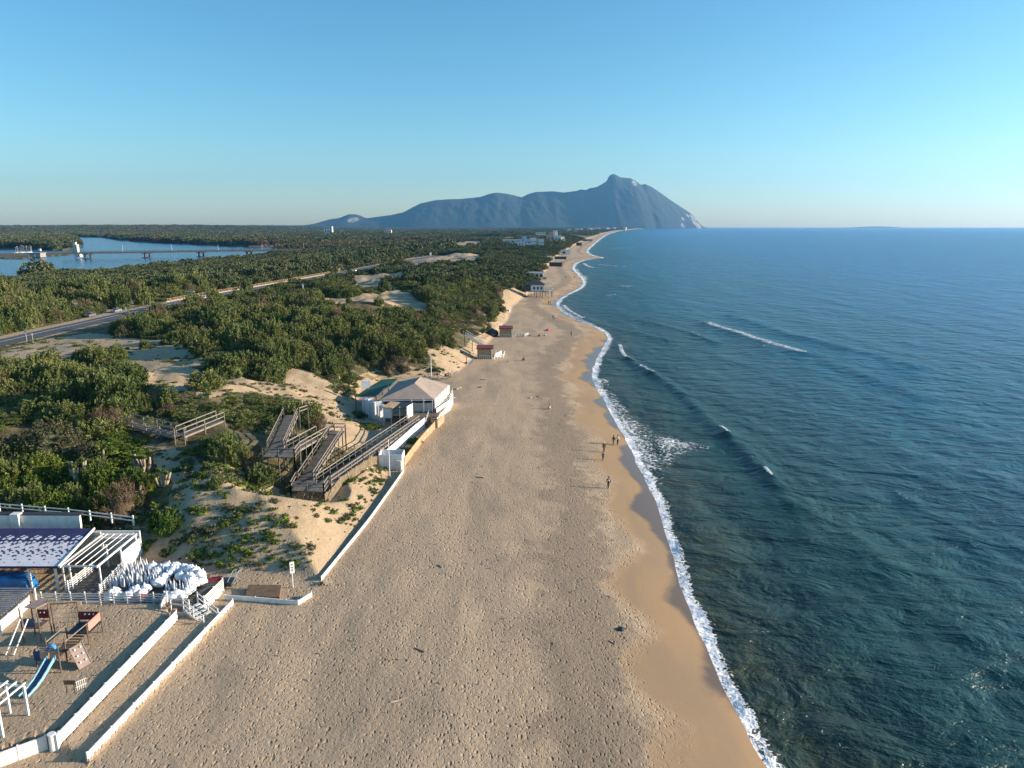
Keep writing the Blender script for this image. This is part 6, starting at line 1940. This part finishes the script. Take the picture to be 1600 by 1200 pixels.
def villas():
    q = on(828, 386)
    t = thing('seaside_villa', q, 'large pale blue and white villa with stepped blocks rising from the dune scrub', 'house')
    up = Vector((0, 0, 1))
    for k, (x, y, w, d, h, mt) in enumerate(((-14, 4, 12, 12, 5, WHITE), (-4, 6, 12, 12, 9, BLUEW), (-9, 10, 8, 8, 13, BLUEW), (5, 8, 10, 12, 11, WHITE), (13, 8, 9, 10, 8, CREAM), (18, 4, 8, 8, 9, WHITE))):
        MB().box(q + Vector((x, y, h / 2 + 1)), (w, d, h + 6)).build('wall', mt, t)
        MB().box(q + Vector((x, y, h + 4.15)), (w + .6, d + .6, .3)).build('roof', WHITE if mt is not BLUEW else BLUEW, t)
        for j in range(2): MB().box(q + Vector((x - w * .2 + w * .4 * j, y - d / 2 - .04, h * .62 + 2)), (w * .18, .12, 2.0)).build('window', GLASS, t)
    MB().box(q + Vector((-2, -1.5, 3.0)), (16, 4, .4)).build('balcony', WHITE, t)
    t.scale = (0.78, 0.78, 0.72)
    q = on(866, 379)
    t = thing('seaside_villa', q, 'pink and white villa with a tower block standing above the far beach', 'house')
    for k, (x, y, w, d, h, mt) in enumerate(((-6, 4, 14, 12, 9, PINKW), (5, 2, 12, 12, 7, WHITE), (2, 9, 8, 8, 15, WHITE), (12, 6, 10, 10, 5, WHITE), (-13, 8, 8, 9, 7, TERRA), (-3, 10, 9, 7, 13, PINKW))):
        MB().box(q + Vector((x, y, h / 2 + 1)), (w, d, h + 6)).build('wall', mt, t)
        MB().box(q + Vector((x, y, h + 4.2)), (w + .8, d + .8, .4)).build('roof', TERRA if mt is PINKW else WHITE, t)
        for j in range(2): MB().box(q + Vector((x - w * .2 + w * .4 * j, y - d / 2 - .04, h * .62 + 2)), (w * .18, .12, 2.2)).build('window', GLASS, t)
    house('dune_house', on(845, 369), 26, 16, 9, WHITE, WHITE, 'long white house among trees between the two big villas', hip=False)
    house('dune_house', on(801, 384), 26, 12, 7, WHITE, WHITE, 'low white house in the scrub left of the blue villa', hip=False)
    house('dune_house', on(795, 378), 16, 12, 7, CREAM, TERRA, 'small pale cottage half hidden in scrub left of the blue villa')
    house('lagoon_house', on(513, 369), 26, 14, 30, WHITE, WHITE, 'tall white house on the far shore of the lagoon', hip=False, storeys=3)
    house('lagoon_house', on(606, 368), 24, 14, 18, WHITE, TERRA, 'white house among reeds on the far side of the small ponds')
    rng = random.Random(12)
    first = None
    for k in range(30):
        f = rng.uniform(0, 1)
        px = 888 + 88 * f; py = 363.6 - 4.6 * f + rng.uniform(-1.3, 0.6)
        q = on(px, py)
        if first is None:
            first = house('town_house', q, 15, 11, 8, CREAM, TERRA, 'pale house of the far seaside town below the mountain', 'houses of the far town'); o = first
            o['_org'] = list(q)
        else:
            o = dup(first, q, rng.uniform(-.5, .5))
            for c in o.children:
                if c.name.startswith('wall'):
                    c.material_slots[0].link = 'OBJECT'; c.material_slots[0].material = rng.choice([WHITE, CREAM, WHITE, PINKW])
        s = rng.uniform(0.55, 1.05) * (1 + q.y / 9000); o.scale = (s, s, s)
villas()

# ---- bridge and landing on the lagoon
def bridge():
    CONC2 = paint('dark_concrete', (0.06, 0.058, 0.056), 0.9, 0.2, 0.3, dirt=(0.04, 0.038, 0.036))
    a, b = G3(96, 396, 7.0), G3(520, 389.5, 7.0)
    t = thing('road_bridge', a, 'long low concrete road bridge crossing the lagoon on paired piers', 'bridge')
    d = (b - a).normalized(); s = Vector((-d.y, d.x, 0)); up = Vector((0, 0, 1))
    MB().beam(a, b, 9.0, 1.5).build('deck', CONC2, t)
    for k in (-4.4, 4.4):
        m = MB(); m.beam(a + s * k + up * 1.75, b + s * k + up * 1.75, 0.12, 0.14); m.beam(a + s * k + up * 1.25, b + s * k + up * 1.25, 0.12, 0.1)
        n = 60
        for i in range(n): m.box(a.lerp(b, (i + .5) / n) + s * k + up * 1.2, (0.14, 0.14, 1.1))
        m.build('parapet', CONC2, t)
    for px in (131, 215, 297, 374, 440):
        f = (px - 96) / (520 - 96.0); c = a.lerp(b, f)
        pm = MB()
        for i in (-3.2, -0.0, 3.2):
            for j in (-2.4, 2.4): pm.box((c.x + d.x * j + s.x * i, c.y + d.y * j + s.y * i, 3.2), (1.1, 1.1, 7.0))
        pm.box((c.x, c.y, 6.0), (7.5, 9, 0.7)); pm.box((c.x, c.y, 0.7), (8.0, 9.5, 0.9))
        pm.build('pier', CONC2, t)
    for k in range(5):
        c = a.lerp(b, 0.2 + 0.17 * k) + s * 4.2
        m = MB(); m.tube(c, c + up * 8, 0.12, 0.08, 6); m.tube(c + up * 8, c + up * 8.2 - s * 1.8, 0.08, 0.06, 6); m.build('lamp_post', STEEL, t)
    # landing place
    q = G3(52, 402, 1.2)
    t = thing('boat_house', q, 'grey boat house with white doors on the quay left of the bridge', 'building')
    MB().box(q + Vector((0, 6, 2.2)), (15, 10, 4.6)).build('wall', CONC, t); MB().box(q + Vector((0, 6, 4.7)), (16.4, 11.4, .4)).build('roof', CONC, t)
    for x in (-5.5, 1.5): MB().box(q + Vector((x, .94, 1.7)), (1.8, .16, 3.2)).build('door', WHITE, t)
    q = G3(118, 394, 1.2)
    t = thing('lock_house', q, 'tall white house beside the left end of the bridge', 'building')
    MB().box(q + Vector((0, 3, 4.5)), (4.6, 5, 10)).build('wall', CREAM, t); MB().box(q + Vector((-5.5, 5, 2.8)), (5.5, 5, 6)).build('wing', CREAM, t)
    MB().box(q + Vector((-1, 3.5, 11)), (2.4, 3, 4.4)).build('tower', CREAM, t); MB().box(q + Vector((0, 3, 9.7)), (5.2, 5.6, .4)).build('roof', WHITE, t)
    for k in range(3): MB().box(q + Vector((1.0, .45, 2.2 + 2.6 * k)), (1.0, .16, 1.4)).build('window', GLASS, t)
    q = G3(121, 404, 0.6)
    t = thing('pump_hut', q, 'white hut on piles in the water under the left end of the bridge', 'hut')
    MB().box(q + Vector((0, 3, 3.2)), (5.5, 5, 3.4)).build('walls', WHITE, t); MB().box(q + Vector((0, 3, 5.1)), (6.3, 5.8, .3)).build('roof', CONC, t)
    for x in (-2.3, 2.3): MB().box(q + Vector((x, 1, 0.9)), (.4, .4, 2.2)).build('pile', CONC, t)
    q = G3(61, 394, 1.2)
    t = thing('quay_hut', q, 'small white hut with a dark base on the water behind the quay', 'hut')
    MB().box(q + Vector((0, 2, 2.6)), (2.8, 2.8, 3.4)).build('walls', WHITE, t); MB().box(q + Vector((0, 2, .7)), (4.4, 4, .8)).build('base', DARK, t)
    # moored sailing boats: a row of bare masts
    t = None
    rng = random.Random(3)
    for k in range(15):
        q = G3(25 + k * 1.75, 396 - (k % 2) * .8, 0.7)
        if t is None:
            t = thing('sailing_boat', q, 'moored white sailing boat with a bare mast beside the quay', 'boat', 'sailing boats moored at the quay')
            m = MB(); V = []
            for i in range(7):
                f = i / 6; w = 1.1 * math.sin(math.pi * (0.15 + 0.8 * f) * .93)
                y = -3.5 + 7 * f
                V += [q + Vector((-w, y, 1.0)), q + Vector((0, y, -.1)), q + Vector((w, y, 1.0))]
            m.add(V, [(3 * i + j, 3 * i + (j + 1) % 3, 3 * i + 3 + (j + 1) % 3, 3 * i + 3 + j) for i in range(6) for j in range(3)]); m.build('hull', WHITE, t)
            MB().tube(q + Vector((0, 0.6, .8)), q + Vector((0, .6, 9.5)), 0.16, 0.12, 6).build('mast', STEEL, t)
            MB().box(q + Vector((0, 0, 1.25)), (1.2, 2.4, .5)).build('cabin', WHITE2, t); o = t
        else: o = dup(t, q, rng.uniform(-.2, .2))
        o.scale = (1, 1, rng.uniform(.8, 1.1))
bridge()

# ---- road things
def car(q, rz, first=[None], body=None, label='', kind='hatch'):
    if first[0] is None:
        t = thing('parked_car', q, label, 'car')
        t['_org'] = [0.0, 0.0, 0.0]; o0 = t
        prof = [(-2.1, .32), (-2.12, .75), (-2.0, .92), (-1.0, 1.0), (1.95, 1.02), (2.08, .85), (2.1, .35)]
        def loft(pr, w0, wt):
            V = []
            for x, z in pr: 
                w = w0 - (z - .3) * wt
                V += [(x, -w, z), (x, w, z)]
            n = len(pr)
            F = [(2 * i, 2 * i + 1, 2 * ((i + 1) % n) + 1, 2 * ((i + 1) % n)) for i in range(n)]
            F += [tuple(2 * i for i in range(n)), tuple(2 * i + 1 for i in range(n))[::-1]]
            return V, F
        V, F = loft(prof, 0.88, 0.04); m = MB().add(V, F)
        V, F = loft([(-.62, 1.40), (1.35, 1.46), (1.1, 1.52), (-.35, 1.50)], 0.80, 0.10); m.add(V, F)
        for x, xx in ((-1.05, -.55), (0.35, 0.38), (1.9, 1.38)):
            for sy in (-1, 1): m.beam((x, sy * .80, .98), (xx, sy * .68, 1.45), 0.07, 0.07)
        o = m.build('body', paint('car_paint', (0.6, 0.6, 0.6), 0.3, 0.02, 0.5), t)
        V, F = loft([(-1.0, .99), (1.86, 1.0), (1.36, 1.44), (-.58, 1.42)], 0.82, 0.12); MB().add(V, F).build('windows', GLASS, t)
        for x in (-1.3, 1.3):
            for y in (-.8, .8):
                w = MB().tube((x, y - .1, .32), (x, y + .1, .32), .32, .32, 16).build('wheel', DARK, t)
                r = MB().tube((x, y - .11, .32), (x, y + .11, .32), .19, .19, 12).build('rim', STEEL); r.parent = w
        for y in (-.62, .62):
            MB().box((-2.06, y, .72), (.12, .36, .16)).build('headlight', STEEL, t); MB().box((2.04, y, .8), (.12, .26, .2)).build('tail_light', REDP, t)
        first[0] = t; t.location = q; t.rotation_euler = (0, 0, rz)
    else: t = dup(first[0], q, rz, label)
    for c in t.children:
        if c.name.startswith('body'):
            c.material_slots[0].link = 'OBJECT'; c.material_slots[0].material = body
    return t

def road_things():
    up = Vector((0, 0, 1))
    silver = paint('car_silver', (0.34, 0.35, 0.37), 0.3, 0.02, .5, .4); white = paint('car_white', (0.75, 0.75, 0.74), 0.3, 0.02, .5)
    dark = paint('car_dark', (0.025, 0.03, 0.04), 0.3, 0.02, .5); grey = paint('car_grey', (0.14, 0.14, 0.15), 0.3, .02, .5)
    def heading(x, y):
        i = int(np.argmin((ROAD[:, 0] - x) ** 2 + (ROAD[:, 1] - y) ** 2)); i = min(max(i, 1), len(ROAD) - 2)
        v = ROAD[i + 1] - ROAD[i - 1]; return math.atan2(v[1], v[0])
    for px, py, mt, lab, turn in ((141, 495, grey, 'dark grey car at the roadside, nearest of the cars', 0), (182, 488, silver, 'silver car just ahead of the dark grey one on the road', 0), (320, 467, white, 'white car at the left end of the wooden guard rail', 0),
                                  (388, 457.5, white, 'white car halfway along the wooden guard rail', 0), (546, 424, dark, 'dark car beside the white one near the sandy clearing', 0), (554, 424.6, white, 'white car beside the dark one near the sandy clearing', 0),
                                  (612, 413, dark, 'dark car farthest up the road, before it turns behind the trees', 0)):
        q = G3(px, py, 6.04)
        car(q, heading(q.x, q.y) + turn, body=mt, label=lab)
    # guard rail
    i0 = [k for k in range(len(ROAD)) if 285 < ROAD[k, 1] < 470]
    L = []
    for k in i0:
        v = ROAD[min(k + 1, len(ROAD) - 1)] - ROAD[k - 1]; v = v / np.hypot(*v)
        L.append(Vector((ROAD[k, 0] - v[1] * 6.0, ROAD[k, 1] + v[0] * 6.0, 6.05)))
    fence('guard_rail', L, 1.3, 2.6, 'rail', TANW, 'brown wooden guard rail along the far side of the coast road', ground=False, post=0.16)
    L2 = [Vector((p.x - 0.6, p.y, 5.7)) for p in L]
    m = MB()
    for a, b in zip(L2[:-1], L2[1:]): m.wall(a, b, 0.5, 0.3)
    tag(m.build('kerb_wall', CREAM), 'pale low kerb wall below the wooden guard rail', 'wall')
    def sign(px, py, h, w, bh, mt, lab, name='road_sign'):
        q = G3(px, py, 6.0); q.z = hz(q.x, q.y)
        t = thing(name, q, lab, 'sign')
        MB().tube(q, q + up * h, 0.06, 0.05, 8).build('post', STEEL, t)
        MB().box(q + Vector((0, -.07, h - bh / 2)), (w, .05, bh), .15).build('board', mt, t)
    sign(120, 488, 3.4, 1.1, 1.4, WHITE2, 'white square road sign on a post left of the dark grey car')
    sign(193, 482, 4.0, 0.8, 1.0, STEEL, 'grey road sign on a tall post behind the silver car')
    sign(42, 533, 3.2, 0.7, 0.9, STEEL, 'grey road sign seen from behind on the near verge of the road')
    sign(52, 536, 2.4, 0.4, 0.5, WHITE2, 'thin white marker post beside the grey sign on the near verge')
    sign(475, 470, 4.2, 0.6, 2.4, WHITE2, 'white tall panel standing among the junipers before the sandy clearing', 'notice_board')
    sign(197, 486, 1.6, 0.5, 1.0, CREAM, 'low cream board right of the tall grey road sign')
    sign(531, 425, 2.6, 1.0, 1.0, WHITE2, 'small white road sign at the end of the guard rail')
    sign(673, 406, 5.0, 1.6, 2.6, WHITE2, 'white board beside the bend where the road disappears')
    q = G3(299, 466, 6.0)
    t = thing('bus_shelter', q, 'pale blue bus shelter at the left end of the wooden guard rail', 'shelter')
    MB().box(q + Vector((0, .7, 1.5)), (2.4, .1, 2.2)).build('back_panel', LBLUE, t); MB().box(q + Vector((0, 0, 2.8)), (2.9, 1.8, .14)).build('roof', STEEL, t)
    for x in (-1.2, 1.2): MB().box(q + Vector((x, -.7, 1.3)), (.1, .1, 2.8)).build('post', STEEL, t)
road_things()

# ---------------------------------------------------------------- people
SKIN = paint('skin', (0.42, 0.24, 0.16), 0.6, 0.05, 5)
HAIR = paint('dark_hair', (0.02, 0.015, 0.012), 0.7, 0.1, 8)
CLOTH = {k: paint('cloth_' + k, c, 0.9, 0.12, 6) for k, c in {'black': (0.014, 0.014, 0.017), 'navy': (0.015, 0.02, 0.045), 'grey': (0.10, 0.10, 0.11), 'white': (0.70, 0.69, 0.68), 'red': (0.45, 0.05, 0.06), 'jeans': (0.03, 0.05, 0.10), 'pink': (0.60, 0.16, 0.22), 'brown': (0.07, 0.045, 0.03)}.items()}

def person(q, rz, label, top='black', legs='black', pose='stand', stride=0.25, hair=HAIR, group=None, backpack=None, pack=0.2, height=1.72, hood=False):
    V, Rr, E, part = [], [], [], []
    def add(p, r, link, pt):
        V.append(p); Rr.append(r); part.append(pt)
        if link is not None: E.append((link, len(V) - 1))
        return len(V) - 1
    sit = pose == 'sit'
    hipz = 0.16 if sit else 0.93
    pel = add((0, 0, hipz), (0.155, 0.11), None, 1)
    wa = add((0, -0.02, hipz + .17), (.135, .10), pel, 2)
    ch = add((0, -0.01 if not sit else .03, hipz + .38), (.17, .115), wa, 2)
    sh = add((0, 0.0 if not sit else .05, hipz + .50), (.13, .09), ch, 2)
    nk = add((0, .01 if not sit else .07, hipz + .58), (.055, .055), sh, 0)
    h1 = add((0, .025 if not sit else .09, hipz + .66), (.075, .085), nk, 0)
    h2 = add((0, .02 if not sit else .09, hipz + .75), (.082, .098), h1, 0)
    h3 = add((0, .01 if not sit else .08, hipz + .81), (.055, .065), h2, 0)
    add((0, .12 if not sit else .19, hipz + .70), (.014, .018), h1, 0)      # nose
    for s in (-1, 1):
        sw = stride * s
        hp = add((s * .09, 0, hipz - .06), (.10, .105), pel, 1)
        if sit:
            kn = add((s * .14, .42, .48), (.075, .075), hp, 1); an = add((s * .12, .62, .08), (.05, .05), kn, 1); ft = add((s * .13, .80, .04), (.04, .032), an, 3)
        else:
            kn = add((s * .10, sw * .45 + .03, .50), (.072, .072), hp, 1); an = add((s * .10, sw - .02, .10), (.048, .048), kn, 1); ft = add((s * .11, sw + .16, .04), (.042, .032), an, 3)
        s1 = add((s * .19, ch and V[sh][1], hipz + .47), (.07, .07), sh, 2)
        if sit:
            el = add((s * .24, .2, hipz + .24), (.05, .05), s1, 2); wr = add((s * .15, .42, hipz + .36), (.036, .03), el, 2); dirh = Vector((-.25 * s, .9, .1)).normalized()
        else:
            el = add((s * .25, -sw * .3 - .02, hipz + .20), (.05, .05), s1, 2); wr = add((s * .25, -sw * .55 + .08, hipz - .02), (.034, .03), el, 2); dirh = Vector((0, .25, -.95)).normalized()
        w = Vector(V[wr]); pm = add(tuple(w + dirh * .05), (.040, .022), wr, 0)
        for k, (o, L) in enumerate(((-.03, .075), (-.01, .085), (.01, .08), (.03, .062))):
            a = add(tuple(Vector(V[pm]) + dirh * .045 + Vector((0.15 * s * abs(o), o, 0))), (.009, .009), pm, 0)
            add(tuple(Vector(V[a]) + dirh * L * .6 + Vector((-s * .02, 0, 0))), (.008, .008), a, 0)
        th = add(tuple(w + dirh * .04 + Vector((-s * .01, .05, 0))), (.010, .010), pm, 0); add(tuple(Vector(V[th]) + dirh * .04), (.009, .009), th, 0)
    k = height / 1.76
    me = bpy.data.meshes.new('body_cage'); me.from_pydata([tuple(c * k for c in v) for v in V], E, []); me.update()
    o = bpy.data.objects.new('body_cage', me); COL.objects.link(o)
    sm = o.modifiers.new('skin', 'SKIN'); sm.use_smooth_shade = True
    for i, sv_ in enumerate(me.skin_vertices[0].data):
        sv_.radius = (Rr[i][0] * k, Rr[i][1] * k); sv_.use_root = (i == 0)
    ss = o.modifiers.new('sub', 'SUBSURF'); ss.levels = 1; ss.render_levels = 1
    dg = bpy.context.evaluated_depsgraph_get()
    m2 = bpy.data.meshes.new_from_object(o.evaluated_get(dg))
    bpy.data.objects.remove(o)
    VV = np.array(V) * k
    m2.materials.clear()
    for mt in (SKIN, CLOTH[legs], CLOTH[top], CLOTH['black']): m2.materials.append(mt)
    cen = np.array([p.center for p in m2.polygons])
    if len(cen):
        near = np.argmin(((cen[:, None, :] - VV[None]) ** 2).sum(-1), 1)
        m2.polygons.foreach_set('material_index', np.array(part)[near].astype(np.int32))
    m2.name = 'body'
    t = thing('person', q, label, 'person', group)
    b = bpy.data.objects.new('body', m2); COL.objects.link(b); b.parent = t
    Vb, Fb = blob(np.random.default_rng(1), 0.118 * k, 1.0, 12, 8)
    hc = Vector(V[h2]) * k + Vector((0, -.03, .03)) * k
    m = MB().add(Vb + np.array(hc), Fb); hm = m.build('hair', CLOTH[top] if hood else hair, None, True); hm.parent = t
    mm = MB()
    for s in (-1, 1): mm.box(Vector(V[h1]) * k + Vector((s * .032, .082, .05)) * k, (.018, .012, .012))
    e = mm.build('eyes', HAIR); e.parent = t
    if backpack:
        Vb, Fb = blob(np.random.default_rng(2), pack * k, 1.25, 12, 8)
        p = MB().add(Vb + np.array([0, -.17, (hipz + .34)]) * k, Fb).build('backpack', CLOTH[backpack], None, True); p.parent = t
    t.rotation_euler = (0, 0, rz)
    return t

def people():
    def at(px, py): return on(px, py)
    person(at(950.5, 763.5), 0.1, 'person in black walking alone with a white bag at the back, nearest on the beach', 'black', 'black', stride=.22, backpack='white', pack=0.10)
    person(at(958.5, 696), 0.2, 'person in a bulky black coat walking beside someone in white near the water', 'black', 'grey', stride=.2, backpack='black')
    person(at(965, 695.5), 0.1, 'person in a white and dark jacket walking closest to the water', 'white', 'black', stride=.25)
    person(at(943.5, 707), 3.2, 'person in black with a pale cap, walking behind the pair by the water', 'black', 'brown', stride=.22, hair=CLOTH['white'])
    person(at(942, 719.5), 3.0, 'child in dark blue clothes just in front of the person with a pale cap', 'navy', 'navy', stride=.3, height=1.35)
    person(at(859, 639), 2.5, 'person in a white top and red trousers sitting alone on open sand', 'white', 'red', 'sit')
    person(at(819, 563.5), 1.9, 'person in black clothes sitting on the sand in front of the beach huts', 'black', 'brown', 'sit', height=1.9)
    person(at(857, 476), .3, 'left one of two dark figures standing beside the water near the stilt bar', 'black', 'black', stride=.2)
    person(at(860, 476), .3, 'right one of two dark figures standing beside the water near the stilt bar', 'navy', 'grey', stride=.2)
    person(at(864, 499), .4, 'person in black walking beside another one below the bend of the shore', 'black', 'black', stride=.25)
    person(at(866.5, 499.5), .4, 'person in white and dark clothes walking next to one in black below the shore bend', 'white', 'black', stride=.25)
    person(at(843, 526), 1.0, 'small dark figure crouched on the sand left of the pink parasol', 'black', 'black', 'sit')
    person(at(892.5, 526), -.4, 'dark figure standing right of the pink parasol', 'grey', 'black', stride=.2)
    person(at(884, 435), 0, 'dark figure on the sand spit before the open pavilion', 'black', 'black')
    person(at(898, 435), 0, 'dark figure nearest the water on the far sand spit', 'black', 'black')
    person(at(852, 525), .6, 'person in white and blue sitting under the pink parasol', 'white', 'jeans', 'sit')
    person(at(228, 487), -.6, 'person in dark clothes walking on the road, on the left of two', 'black', 'black', stride=.22)
    person(at(231, 486.6), -.6, 'person in dark clothes walking on the road, on the right of two', 'navy', 'black', stride=.22)
    q = at(854, 525) + Vector((0.4, 0, 0))
    t = thing('beach_parasol', q, 'pink and red beach parasol open on the sand in front of the shore bend', 'parasol')
    m = MB(); n = 10
    ring = [q + Vector((1.45 * math.cos(2 * math.pi * k / n), 1.45 * math.sin(2 * math.pi * k / n), 1.75)) for k in range(n)]
    m.add(ring + [q + Vector((0, 0, 2.35))], [(k, (k + 1) % n, n) for k in range(n)], 0)
    m.m = [k % 2 for k in range(n)]
    m.build('canopy', [CLOTH['pink'], CLOTH['red']], t); MB().tube(q, q + Vector((0, 0, 2.45)), .025, .025, 6).build('pole', WHITE, t)
    e = on(795, 486)
    o = MB(); 
    n = 8; V = []
    for k in range(n + 1):
        f = k / n; w = .75 * math.sin(math.pi * (0.1 + .85 * f)); y = -2.4 + 4.8 * f
        V += [e + Vector((-w, y * .5, .55)), e + Vector((0, y, .0)), e + Vector((w, y * .5 + .2, .55))]
    o.add(V, [(3 * k + i, 3 * k + (i + 1) % 3, 3 * k + 3 + (i + 1) % 3, 3 * k + 3 + i) for k in range(n) for i in range(3)])
    b = o.build('rescue_boat', [WHITE2]); b.data.materials.append(REDP)
    for p in b.data.polygons: p.material_index = 1 if p.index % 3 == 0 else 0
    tag(b, 'small white and red rowing boat drawn up at the foot of the sand slip', 'boat')
people()

def litter():
    """bits of wood and weed strewn over the open sand"""
    rng = np.random.default_rng(77); m = MB()
    n = 0
    while n < 260:
        y = float(rng.uniform(44, 210)); x = float(rng.uniform(-0.42, 0.2) * y)
        z, sd, d, land, dr, lg = height(np.array([x]), np.array([y]))
        if land[0] or sd[0] < 5: continue
        n += 1
        a = rng.uniform(0, 3.14); L = rng.uniform(0.06, 0.22) * (3 if rng.uniform() < 0.06 else 1)
        c = Vector((x, y, float(z[0]))); dv = Vector((math.cos(a) * L, math.sin(a) * L, rng.uniform(0, .06)))
        m.tube(c - dv, c + dv + Vector((0, 0, .05)), 0.025 + 0.12 * L, 0.02, 5, int(rng.uniform() < 0.25))
    tag(m.build('beach_litter', [BROWN, DRIFT]), 'small bits of wood and weed strewn over the open sand', None, None, 'stuff')
litter()
